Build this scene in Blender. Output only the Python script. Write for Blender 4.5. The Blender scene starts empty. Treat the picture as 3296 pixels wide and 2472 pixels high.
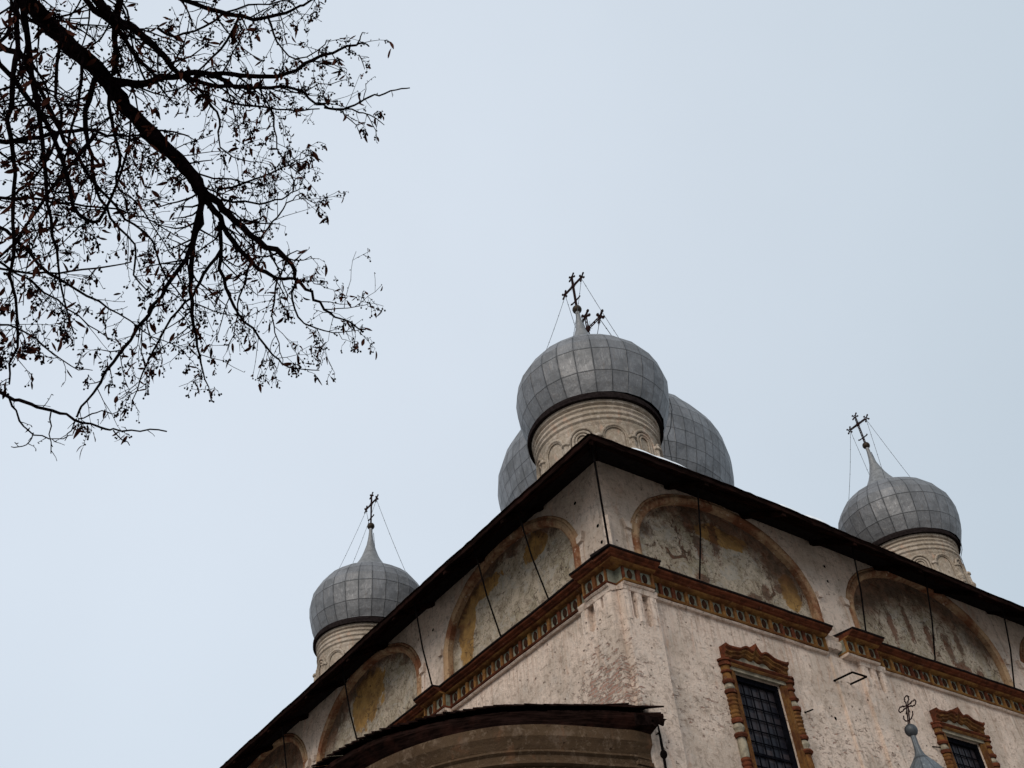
import bpy, bmesh, math, random
from mathutils import Vector, Matrix, noise as mnoise
from mathutils.geometry import tessellate_polygon
PI = math.pi
rnd = random.Random(7)
S = bpy.context.scene
COL = S.collection

# ------------------------------------------------------------------ camera
CAM = Vector((-14.4496, -15.1883, 1.6))
F = Vector((0.4589057, 0.5805629, 0.6725714))
RT = Vector((0.8216775, -0.5653001, -0.0726766))
UP = Vector((-0.3380114, -0.5859885, 0.7364549))
cd = bpy.data.cameras.new('camera'); cam = bpy.data.objects.new('camera', cd); COL.objects.link(cam)
m = Matrix((( RT.x, UP.x, -F.x, CAM.x), (RT.y, UP.y, -F.y, CAM.y), (RT.z, UP.z, -F.z, CAM.z), (0, 0, 0, 1)))
cam.matrix_world = m
cd.sensor_width = 36; cd.lens = 36 * 3359.07 / 3296; cd.clip_start = 0.1; cd.clip_end = 5000
S.camera = cam
S.render.resolution_x = 1024; S.render.resolution_y = 768

# ------------------------------------------------------------------ world, sun, exposure
SUN_EL, SUN_AZ = 30, 212      # degrees; azimuth measured from +X towards +Y
w = bpy.data.worlds.new('World'); S.world = w; w.use_nodes = True
nt = w.node_tree; N = nt.nodes; L = nt.links; N.clear()
out = N.new('ShaderNodeOutputWorld'); bg = N.new('ShaderNodeBackground')
sky = N.new('ShaderNodeTexSky'); sky.sky_type = 'NISHITA'; sky.sun_disc = False
sky.sun_elevation = math.radians(SUN_EL); sky.sun_rotation = math.radians(90 - SUN_AZ)
tc = N.new('ShaderNodeTexCoord')
dot = N.new('ShaderNodeVectorMath'); dot.operation = 'DOT_PRODUCT'
L.new(tc.outputs['Generated'], dot.inputs[0]); dot.inputs[1].default_value = Vector((0.12, 0.62, 0.78)).normalized()
ramp = N.new('ShaderNodeValToRGB'); L.new(dot.outputs['Value'], ramp.inputs[0])
ramp.color_ramp.elements[0].position = 0.55; ramp.color_ramp.elements[0].color = (5.3, 6.25, 7.05, 1)
ramp.color_ramp.elements[1].position = 1.0; ramp.color_ramp.elements[1].color = (7.35, 8.1, 9.05, 1)
cl = N.new('ShaderNodeTexNoise'); cl.inputs['Scale'].default_value = 1.3; cl.inputs['Detail'].default_value = 5
L.new(tc.outputs['Generated'], cl.inputs['Vector'])
cm = N.new('ShaderNodeMapRange'); cm.inputs[1].default_value = 0.3; cm.inputs[2].default_value = 0.7
cm.inputs[3].default_value = 0.955; cm.inputs[4].default_value = 1.045; L.new(cl.outputs[0], cm.inputs[0])
sc = N.new('ShaderNodeVectorMath'); sc.operation = 'SCALE'; L.new(ramp.outputs[0], sc.inputs[0]); L.new(cm.outputs[0], sc.inputs['Scale'])
mix = N.new('ShaderNodeMixRGB'); mix.inputs[0].default_value = 0.93
L.new(sky.outputs[0], mix.inputs[1]); L.new(sc.outputs[0], mix.inputs[2])
L.new(mix.outputs[0], bg.inputs[0]); bg.inputs[1].default_value = 0.1
L.new(bg.outputs[0], out.inputs[0])
ld = bpy.data.lights.new('sun', 'SUN'); ld.energy = 2.0; ld.angle = math.radians(40); ld.color = (1.0, 0.92, 0.80)
sun = bpy.data.objects.new('sun', ld); COL.objects.link(sun)
sd = Vector((math.cos(math.radians(SUN_AZ)) * math.cos(math.radians(SUN_EL)), math.sin(math.radians(SUN_AZ)) * math.cos(math.radians(SUN_EL)), math.sin(math.radians(SUN_EL))))
sun.rotation_euler = sd.to_track_quat('Z', 'Y').to_euler()
S.view_settings.view_transform = 'Standard'; S.view_settings.look = 'None'
S.view_settings.exposure = 0.0; S.view_settings.gamma = 1.0

# ------------------------------------------------------------------ node helpers
class NM:
    """small wrapper to write node materials"""
    def __init__(s, name, rough=0.85, metal=0.0):
        s.m = bpy.data.materials.new(name); s.m.use_nodes = True
        s.t = s.m.node_tree; s.b = s.t.nodes['Principled BSDF']
        s.b.inputs['Roughness'].default_value = rough; s.b.inputs['Metallic'].default_value = metal
        s.c = s.t.nodes.new('ShaderNodeTexCoord')
        s.b.inputs['Specular IOR Level'].default_value = 0.0 if rough >= 0.8 else 0.25
    def n(s, typ, **kw):
        x = s.t.nodes.new(typ)
        for k, v in kw.items(): setattr(x, k, v)
        return x
    def put(s, sock, v):
        if isinstance(v, bpy.types.NodeSocket): s.t.links.new(v, sock)
        elif isinstance(v, (tuple, list, Vector)) and len(v) == 3 and sock.type == 'RGBA': sock.default_value = (*v, 1)
        else: sock.default_value = v
    def math(s, op, a, b=0.0, c=0.0, clamp=False):
        x = s.n('ShaderNodeMath', operation=op, use_clamp=clamp)
        s.put(x.inputs[0], a); s.put(x.inputs[1], b); s.put(x.inputs[2], c); return x.outputs[0]
    def mapr(s, v, a, b, c=0.0, d=1.0):
        x = s.n('ShaderNodeMapRange'); x.interpolation_type = 'SMOOTHSTEP' if c == 0 and d == 1 else 'LINEAR'
        for i, q in enumerate((v, a, b, c, d)): s.put(x.inputs[i], q)
        return x.outputs[0]
    def mix(s, f, a, b, mode='MIX'):
        x = s.n('ShaderNodeMixRGB', blend_type=mode); s.put(x.inputs[0], f); s.put(x.inputs[1], a); s.put(x.inputs[2], b); return x.outputs[0]
    def vec(s, scale=(1, 1, 1), off=(0, 0, 0), src='Object', rot=(0, 0, 0)):
        x = s.n('ShaderNodeMapping'); x.inputs['Scale'].default_value = scale; x.inputs['Location'].default_value = off; x.inputs['Rotation'].default_value = rot
        s.t.links.new(s.c.outputs[src], x.inputs[0]); return x.outputs[0]
    def noise(s, v, sc, det=5, rough=0.6, dist=0.0):
        x = s.n('ShaderNodeTexNoise'); s.put(x.inputs['Vector'], v); x.inputs['Scale'].default_value = sc
        x.inputs['Detail'].default_value = det; x.inputs['Roughness'].default_value = rough; x.inputs['Distortion'].default_value = dist; return x.outputs[0]
    def voro(s, v, sc, feat='F1', out='Distance'):
        x = s.n('ShaderNodeTexVoronoi', feature=feat); s.put(x.inputs['Vector'], v); x.inputs['Scale'].default_value = sc; return x.outputs[out]
    def n_warp(s, v):
        nz = s.n('ShaderNodeTexNoise'); s.put(nz.inputs['Vector'], v); nz.inputs['Scale'].default_value = 2.5; nz.inputs['Detail'].default_value = 5
        a = s.n('ShaderNodeVectorMath', operation='SCALE'); s.put(a.inputs[0], nz.outputs['Color']); a.inputs['Scale'].default_value = 0.8
        b = s.n('ShaderNodeVectorMath', operation='ADD'); s.put(b.inputs[0], v); s.put(b.inputs[1], a.outputs[0]); return b.outputs[0]
    def pane(s):
        q = s.vec((3.79, 3.79, 3.51), (0.3, 0, 0.42)); fl = s.n('ShaderNodeVectorMath', operation='FLOOR'); s.put(fl.inputs[0], q)
        wn = s.n('ShaderNodeTexWhiteNoise'); wn.noise_dimensions = '3D'; s.put(wn.inputs['Vector'], fl.outputs[0]); return wn.outputs['Value']
    def sep(s, v):
        x = s.n('ShaderNodeSeparateXYZ'); s.put(x.inputs[0], v); return x.outputs
    def bump(s, h, strength=0.5, dist=0.05, prev=None):
        x = s.n('ShaderNodeBump'); s.put(x.inputs['Height'], h); x.inputs['Strength'].default_value = strength; x.inputs['Distance'].default_value = dist
        if prev: s.t.links.new(prev, x.inputs['Normal'])
        return x.outputs[0]
    def done(s, col=None, nrm=None, rough=None):
        if col is not None: s.put(s.b.inputs['Base Color'], col)
        if nrm is not None: s.t.links.new(nrm, s.b.inputs['Normal'])
        if rough is not None: s.put(s.b.inputs['Roughness'], rough)
        return s.m

def plaster(name, base=(0.70, 0.555, 0.465), grey=(0.54, 0.43, 0.355), erode=True, pits=1.0, dark=0.55, tone=1.0):
    M = NM(name, 0.92)
    v = M.vec()
    big = M.noise(v, 0.55, 6, 0.65)
    mid = M.noise(v, 2.6, 7, 0.7)
    fine = M.noise(v, 14, 6, 0.75)
    st = M.noise(M.vec((3.2, 3.2, 0.35)), 1.6, 6, 0.7, 0.4)
    ho = M.noise(M.vec((1.2, 1.2, 5.5)), 2.2, 5, 0.7, 0.3)
    c = M.mix(M.mapr(big, 0.44, 0.56), base, grey)
    c = M.mix(M.math('MULTIPLY', M.mapr(mid, 0.52, 0.66), 0.55), c, (0.58, 0.49, 0.43))
    mo = M.noise(M.vec(off=(2, 7, 1)), 5.5, 8, 0.78, 0.4)
    c = M.mix(M.math('MULTIPLY', M.mapr(mo, 0.52, 0.60), 0.54), c, (0.25, 0.185, 0.145))
    c = M.mix(M.math('MULTIPLY', M.mapr(mo, 0.47, 0.38), 0.5), c, (0.62, 0.53, 0.46))
    c = M.mix(M.math('MULTIPLY', M.mapr(st, 0.53, 0.70), dark), c, (0.24, 0.19, 0.15))
    c = M.mix(M.math('MULTIPLY', M.mapr(ho, 0.55, 0.68), 0.45), c, (0.30, 0.235, 0.19))
    sz = M.sep(M.vec()); led = M.math('MULTIPLY', M.mapr(sz[2], 12.2, 13.9), M.mapr(sz[2], 14.3, 14.1))
    fs = M.noise(M.vec((7, 7, 0.25), (3, 1, 4)), 1.6, 6, 0.75, 0.3)
    c = M.mix(M.math('MULTIPLY', M.math('MULTIPLY', led, M.mapr(fs, 0.50, 0.64)), 0.45), c, (0.34, 0.19, 0.13))
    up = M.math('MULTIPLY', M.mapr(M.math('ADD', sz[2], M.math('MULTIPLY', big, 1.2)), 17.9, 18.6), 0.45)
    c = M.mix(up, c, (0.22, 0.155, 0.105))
    rose = M.noise(M.vec((1.6, 1.6, 0.5), (5, 3, 1)), 1.8, 6, 0.7, 0.5)
    c = M.mix(M.math('MULTIPLY', M.mapr(rose, 0.56, 0.70), 0.5), c, (0.50, 0.29, 0.20))
    c = M.mix(M.math('MULTIPLY', M.mapr(fine, 0.54, 0.66), 0.45), c, (0.27, 0.21, 0.175))
    # small pits
    pv = M.voro(v, 3.1); pn = M.noise(v, 1.3, 3, 0.6)
    pit = M.math('MULTIPLY', M.mapr(pv, 0.10, 0.05), M.mapr(pn, 0.46, 0.54))
    pit2 = M.math('MULTIPLY', M.mapr(M.noise(v, 7.5, 3, 0.5), 0.335, 0.30), M.mapr(M.noise(v, 0.9, 2), 0.44, 0.54))
    pit = M.math('MAXIMUM', pit, M.math('MULTIPLY', pit2, pits), clamp=True)
    c = M.mix(M.math('MULTIPLY', pit, 0.8), c, (0.12, 0.075, 0.055))
    h = M.math('SUBTRACT', M.math('ADD', M.math('ADD', M.math('MULTIPLY', mid, 0.6), M.math('MULTIPLY', mo, 0.7)), M.math('MULTIPLY', fine, 0.35)), M.math('MULTIPLY', pit, 0.8))
    if erode:
        # brick laid bare where the render fell off, densest beside the corner above the apse roof
        sp = M.sep(M.vec())
        def blob(cy, cz, ry, rz, ax=1):
            a = M.math('DIVIDE', M.math('SUBTRACT', sp[ax], cy), ry); b = M.math('DIVIDE', M.math('SUBTRACT', sp[2], cz), rz)
            return M.math('SQRT', M.math('ADD', M.math('POWER', M.math('ABSOLUTE', a), 2.0), M.math('POWER', M.math('ABSOLUTE', b), 2.0)))
        d1 = blob(0.7, 11.6, 1.7, 1.5); d2 = blob(1.7, 11.0, 1.9, 0.8)
        d = M.math('MINIMUM', d1, d2)
        side = M.mapr(sp[0], 0.25, 0.1)
        br = M.noise(M.vec((1, 1, 2.6)), 4.2, 5, 0.72, 0.5)
        th = M.math('ADD', M.mapr(d, 0.1, 1.35, 0.45, 0.69), M.mapr(side, 0, 1, 0.07, 0.0))
        em = M.mapr(M.math('SUBTRACT', br, th), -0.01, 0.035)
        swz = M.n('ShaderNodeCombineXYZ'); M.put(swz.inputs[0], M.math('ADD', sp[0], sp[1])); M.put(swz.inputs[1], sp[2])
        bk = M.n('ShaderNodeTexBrick'); M.put(bk.inputs['Vector'], swz.outputs[0]); bk.inputs['Scale'].default_value = 1.0
        bk.inputs['Brick Width'].default_value = 0.27; bk.inputs['Row Height'].default_value = 0.085; bk.inputs['Mortar Size'].default_value = 0.012
        bk.inputs['Color1'].default_value = (0.27, 0.105, 0.075, 1); bk.inputs['Color2'].default_value = (0.38, 0.19, 0.14, 1); bk.inputs['Mortar'].default_value = (0.40, 0.33, 0.28, 1)
        c = M.mix(M.math('MULTIPLY', em, 0.72), c, bk.outputs['Color'])
        sm = M.math('MULTIPLY', M.mapr(M.math('ADD', blob(0.35, 10.85, 1.2, 0.42), M.math('MULTIPLY', fine, 0.9)), 1.35, 0.9), side)
        c = M.mix(M.math('MULTIPLY', sm, 0.9), c, (0.05, 0.03, 0.022))
        h = M.math('SUBTRACT', h, M.math('MULTIPLY', em, M.math('ADD', 0.5, M.math('MULTIPLY', bk.outputs['Fac'], 0.5))))
    if tone != 1.0: c = M.mix(1.0, c, (tone, tone * .84, tone * .70), 'MULTIPLY')
    nb = M.bump(h, 0.85, 0.09)
    return M.done(c, nb)

def trim(name, a, b, c3=(0.5, 0.4, 0.33), chips=0.5, sc=3.0):
    M = NM(name, 0.8); v = M.vec()
    n1 = M.noise(v, sc, 6, 0.7, 0.4); n2 = M.noise(v, 11, 6, 0.75); n3 = M.noise(v, 5.3, 6, 0.75)
    c = M.mix(M.mapr(n1, 0.40, 0.60), a, b)
    c = M.mix(M.math('MULTIPLY', M.mapr(n3, 0.60, 0.66), chips), c, c3)
    c = M.mix(M.math('MULTIPLY', M.mapr(n2, 0.50, 0.66), 0.55), c, (0.05, 0.025, 0.015))
    return M.done(c, M.bump(M.math('ADD', n2, n3), 0.5, 0.03))

def mural(name, seed, ochres, rust=0.5, rust_side=0.0, grim=0.5, browns=()):
    """weathered painting inside a blind arch; UV: x across -1..1, y = height over the springing line / rise"""
    M = NM(name, 0.93); uv = M.vec(src='UV'); sp = M.sep(uv); v = M.vec(off=(seed * 3.7, seed * 1.3, seed))
    mid = M.noise(v, 2.4, 7, 0.7); fine = M.noise(v, 11, 7, 0.75); big = M.noise(v, 0.8, 5, 0.65, 0.5)
    strk = M.noise(M.vec((3.0, 3.0, 0.9), (seed, seed, 0), rot=(0.3, 0, 0)), 1.5, 7, 0.75, 0.8)
    c = M.mix(M.mapr(mid, 0.40, 0.60), (0.66, 0.545, 0.425), (0.47, 0.38, 0.28))
    c = M.mix(M.math('MULTIPLY', M.mapr(big, 0.52, 0.64), 0.55), c, (0.33, 0.28, 0.185))
    c = M.mix(M.math('MULTIPLY', M.mapr(strk, 0.58, 0.70), grim), c, (0.25, 0.105, 0.065))
    c = M.mix(M.math('MULTIPLY', M.mapr(fine, 0.54, 0.60), 0.7), c, (0.16, 0.115, 0.085))
    fk = M.noise(M.vec(off=(seed, 2, 3)), 6.0, 9, 0.8, 1.0)
    c = M.mix(M.math('MULTIPLY', M.mapr(fk, 0.54, 0.60), 0.6), c, (0.15, 0.10, 0.075))
    c = M.mix(M.math('MULTIPLY', M.mapr(fk, 0.44, 0.38), 0.5), c, (0.60, 0.54, 0.48))
    cp = M.noise(M.vec(off=(seed * 2.0, 4, 8), rot=(0.2, 0.3, 0)), 1.7, 8, 0.72, 1.2)
    c = M.mix(M.math('MULTIPLY', M.mapr(cp, 0.55, 0.60), grim), c, M.mix(M.mapr(fine, .4, .6), (0.17, 0.075, 0.05), (0.10, 0.07, 0.05)))
    c = M.mix(M.math('MULTIPLY', M.mapr(cp, 0.45, 0.40), 0.55), c, (0.56, 0.50, 0.44))
    vy = M.math('MAXIMUM', sp[1], 0.0)
    rad = M.math('SQRT', M.math('ADD', M.math('POWER', sp[0], 2.0), M.math('POWER', vy, 2.0)))
    wob = M.math('MULTIPLY', M.math('SUBTRACT', M.noise(v, 1.5, 7, 0.7, 0.6), 0.5), 0.9)
    for (cx, cy, rx, ry) in ochres:
        a = M.math('DIVIDE', M.math('SUBTRACT', sp[0], cx), rx); b = M.math('DIVIDE', M.math('SUBTRACT', sp[1], cy), ry)
        d = M.math('ADD', M.math('SQRT', M.math('ADD', M.math('MULTIPLY', a, a), M.math('MULTIPLY', b, b))), M.math('MULTIPLY', wob, 1.9))
        c = M.mix(M.math('MULTIPLY', M.mapr(d, 1.06, 0.94), M.mapr(fk, 0.66, 0.58)), c, M.mix(M.mapr(mid, 0.4, 0.6), (0.50, 0.29, 0.105), (0.33, 0.185, 0.075)))
    for (cx, cy, rx, ry) in browns:
        a = M.math('DIVIDE', M.math('SUBTRACT', sp[0], cx), rx); b = M.math('DIVIDE', M.math('SUBTRACT', sp[1], cy), ry)
        d = M.math('ADD', M.math('SQRT', M.math('ADD', M.math('MULTIPLY', a, a), M.math('MULTIPLY', b, b))), M.math('MULTIPLY', M.math('SUBTRACT', fk, 0.5), 4.5))
        c = M.mix(M.math('MULTIPLY', M.mapr(d, 1.1, 0.85), 0.8), c, M.mix(M.mapr(mid, 0.4, 0.6), (0.20, 0.075, 0.045), (0.11, 0.06, 0.04)))
    e = M.math('ADD', M.math('ADD', rad, wob), M.math('MULTIPLY', sp[0], rust_side))
    rm = M.math('MULTIPLY', M.mapr(e, 1.05 - rust, 1.12 - rust * 0.55), M.mapr(sp[1], -0.1, 0.35))
    c = M.mix(M.math('MULTIPLY', rm, 0.85), c, M.mix(M.mapr(mid, 0.42, 0.58), (0.17, 0.075, 0.042), (0.09, 0.05, 0.032)))
    ck = M.math('MULTIPLY', M.mapr(M.voro(M.n_warp(v), 1.3, 'DISTANCE_TO_EDGE'), 0.022, 0.006), M.mapr(big, 0.46, 0.52))
    c = M.mix(M.math('MULTIPLY', ck, 0.7), c, (0.09, 0.06, 0.045))
    pit = M.math('MULTIPLY', M.mapr(M.voro(v, 3.4), 0.12, 0.06), M.mapr(M.noise(v, 2.3, 3), 0.46, 0.54))
    c = M.mix(M.math('MULTIPLY', pit, 0.8), c, (0.07, 0.045, 0.035))
    h = M.math('SUBTRACT', M.math('ADD', M.math('ADD', M.math('MULTIPLY', mid, 0.8), fk), M.math('MULTIPLY', fine, 0.6)), pit)
    return M.done(c, M.bump(h, 0.9, 0.12))

def zinc(name, base=(0.168, 0.166, 0.174), lw=0.02):
    M = NM(name, 0.5, 0.35); uv = M.vec(src='UV'); sp = M.sep(uv); v = M.vec()
    fl = M.n('ShaderNodeVectorMath', operation='FLOOR'); M.put(fl.inputs[0], uv)
    wn = M.n('ShaderNodeTexWhiteNoise'); wn.noise_dimensions = '3D'; M.put(wn.inputs['Vector'], fl.outputs[0])
    fu = M.math('FRACT', sp[0]); fv = M.math('FRACT', sp[1])
    eu = M.math('MINIMUM', fu, M.math('SUBTRACT', 1.0, fu)); ev = M.math('MINIMUM', fv, M.math('SUBTRACT', 1.0, fv))
    wb = M.noise(v, 3, 3)
    lu = M.mapr(eu, lw * 2.0, lw * 0.7); lv = M.mapr(ev, lw * 1.5, lw * 0.5)
    line = M.math('MAXIMUM', M.math('MULTIPLY', lu, M.mapr(wb, 0.3, 0.55, 0.35, 0.95)), M.math('MULTIPLY', lv, 0.7), clamp=True)
    strk = M.noise(M.vec((7, 7, 0.8)), 3.2, 6, 0.75); blot = M.noise(v, 1.6, 6, 0.65); fine = M.noise(v, 18, 4, 0.7)
    c = M.mix(M.mapr(wn.outputs['Value'], 0, 1, 0.0, 1.0), tuple(x * 0.88 for x in base), tuple(x * 1.12 for x in base))
    c = M.mix(M.math('MULTIPLY', M.mapr(strk, 0.5, 0.68), 0.5), c, (0.36, 0.36, 0.37))
    c = M.mix(M.math('MULTIPLY', M.mapr(blot, 0.47, 0.60), 0.5), c, (0.10, 0.103, 0.11))
    rs_ = M.noise(M.vec((5, 5, .5), (9, 2, 0)), 2.2, 6, .75)
    c = M.mix(M.math('MULTIPLY', M.mapr(rs_, 0.56, 0.68), 0.35), c, (0.17, 0.13, 0.10))
    c = M.mix(M.math('MULTIPLY', M.mapr(fine, 0.52, 0.70), 0.2), c, (0.10, 0.095, 0.09))
    edge = M.math('MULTIPLY', M.mapr(eu, 0.16, 0.02), 0.25)
    c = M.mix(edge, c, (0.08, 0.08, 0.085))
    c = M.mix(M.math('MULTIPLY', line, 0.85), c, (0.025, 0.025, 0.028))
    dent = M.math('ADD', M.math('MULTIPLY', M.noise(v, 4.0, 3, 0.5), 0.6), M.math('MULTIPLY', line, 0.5))
    return M.done(c, M.bump(dent, 0.5, 0.10), M.mapr(blot, 0.3, 0.7, 0.42, 0.62))

def simple(name, col, rough=0.8, metal=0.0, var=0.35, sc=8.0, bs=0.3, bd=0.02):
    M = NM(name, rough, metal); v = M.vec(); n1 = M.noise(v, sc, 6, 0.7)
    c = M.mix(M.mapr(n1, 0.35, 0.65), tuple(x * (1 - var) for x in col), tuple(x * (1 + var) for x in col))
    return M.done(c, M.bump(n1, bs, bd))

def wood(name, col, stretch=(0.5, 0.5, 6)):
    M = NM(name, 0.85); v = M.vec(stretch)
    n1 = M.noise(v, 5, 7, 0.75, 0.3); n2 = M.noise(M.vec(), 1.4, 4)
    c = M.mix(M.mapr(n1, 0.38, 0.64), tuple(x * 0.35 for x in col), tuple(x * 1.7 for x in col))
    c = M.mix(M.math('MULTIPLY', M.mapr(n2, 0.5, 0.66), 0.45), c, tuple(x * q for x, q in zip(col, (3.4, 2.5, 2.3))))
    return M.done(c, M.bump(n1, 0.5, 0.02))

MAT = {
    'plaster': plaster('plaster'),
    'plaster_plain': plaster('plaster_plain', erode=False, pits=0.6, dark=0.5),
    'drum': plaster('drum_plaster', (0.42, 0.35, 0.285), (0.31, 0.255, 0.20), False, 0.5, 0.85),
    'apse': plaster('apse_plaster', (0.27, 0.205, 0.15), (0.20, 0.15, 0.11), False, 0.3, 0.5, 0.32),
    'rust': trim('rust_paint', (0.135, 0.042, 0.022), (0.065, 0.023, 0.014), (0.30, 0.17, 0.12), 0.4),
    'ochre': trim('ochre_paint', (0.235, 0.120, 0.040), (0.130, 0.052, 0.022), (0.24, 0.16, 0.11), 0.4, 1.6),
    'ochre_dark': trim('ochre_paint_dark', (0.165, 0.080, 0.028), (0.085, 0.034, 0.017), (0.22, 0.14, 0.10), 0.4, 2.2),
    'archi': trim('archivolt_paint', (0.38, 0.25, 0.15), (0.19, 0.078, 0.042), (0.56, 0.44, 0.35), 0.8, 1.0),
    'frieze': trim('frieze_green', (0.17, 0.17, 0.13), (0.24, 0.23, 0.18), (0.10, 0.07, 0.05), 0.6),
    'drop': trim('drop_brown', (0.045, 0.020, 0.012), (0.028, 0.014, 0.010), (0.07, 0.035, 0.02), 0.2),
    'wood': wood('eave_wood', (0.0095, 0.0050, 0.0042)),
    'plank': wood('roof_plank', (0.008, 0.0045, 0.004), (1, 1, 1)),
    'tin': simple('roof_tin', (0.012, 0.009, 0.009), 0.85, 0.1),
    'zinc': zinc('zinc_sheet'), 'zinc_fine': zinc('zinc_sheet_small_plates', (0.165, 0.165, 0.175), 0.024),
    'spire': simple('zinc_spire', (0.20, 0.20, 0.205), 0.55, 0.3, 0.2, 5, 0.3, 0.02),
    'skirt': simple('skirt_black', (0.016, 0.012, 0.012), 0.8, 0, 0.4),
    'iron': simple('cross_iron', (0.022, 0.012, 0.012), 0.8, 0.0, 0.5, 20),
    'bronze': simple('cross_ball', (0.030, 0.020, 0.012), 0.6, 0.3, 0.4, 6),
    'black': simple('black_iron', (0.005, 0.004, 0.004), 0.9, 0.0),
    'chain': simple('chain_wire', (0.05, 0.05, 0.055), 0.6, 0.3),
    'glass': None, 'grille': simple('grille_paint', (0.005, 0.005, 0.007), 0.9, 0.0),
    'pale': simple('pale_grey_paint', (0.24, 0.205, 0.155), 0.85, 0, 0.3, 6),
    'snow': simple('snow', (0.78, 0.80, 0.84), 0.7, 0, 0.06, 6, 0.4, 0.04),
    'bark': simple('bark', (0.006, 0.0035, 0.004), 0.95, 0, 0.6, 30, 0.6, 0.02),
    'leaf': simple('dry_leaf', (0.045, 0.015, 0.010), 0.9, 0, 0.7, 4),
    'cupola': zinc('cupola_zinc', (0.105, 0.12, 0.135), 0.02),
    'ground': simple('snowy_ground', (0.36, 0.335, 0.31), 0.95, 0, 0.3, 0.4, 0.4, 0.1),
}
g = NM('window_glass', 0.12); gv = g.noise(g.vec(), 1.7, 3)
g.b.inputs['Specular IOR Level'].default_value = 0.12
MAT['glass'] = g.done(g.mix(g.pane(), (0.010, 0.010, 0.015), (0.042, 0.033, 0.036)), g.bump(g.noise(g.vec(), 3.0, 2), 0.15, 0.05), 0.3)  # uneven pane reflections put into the colour as a random tone per pane

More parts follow.
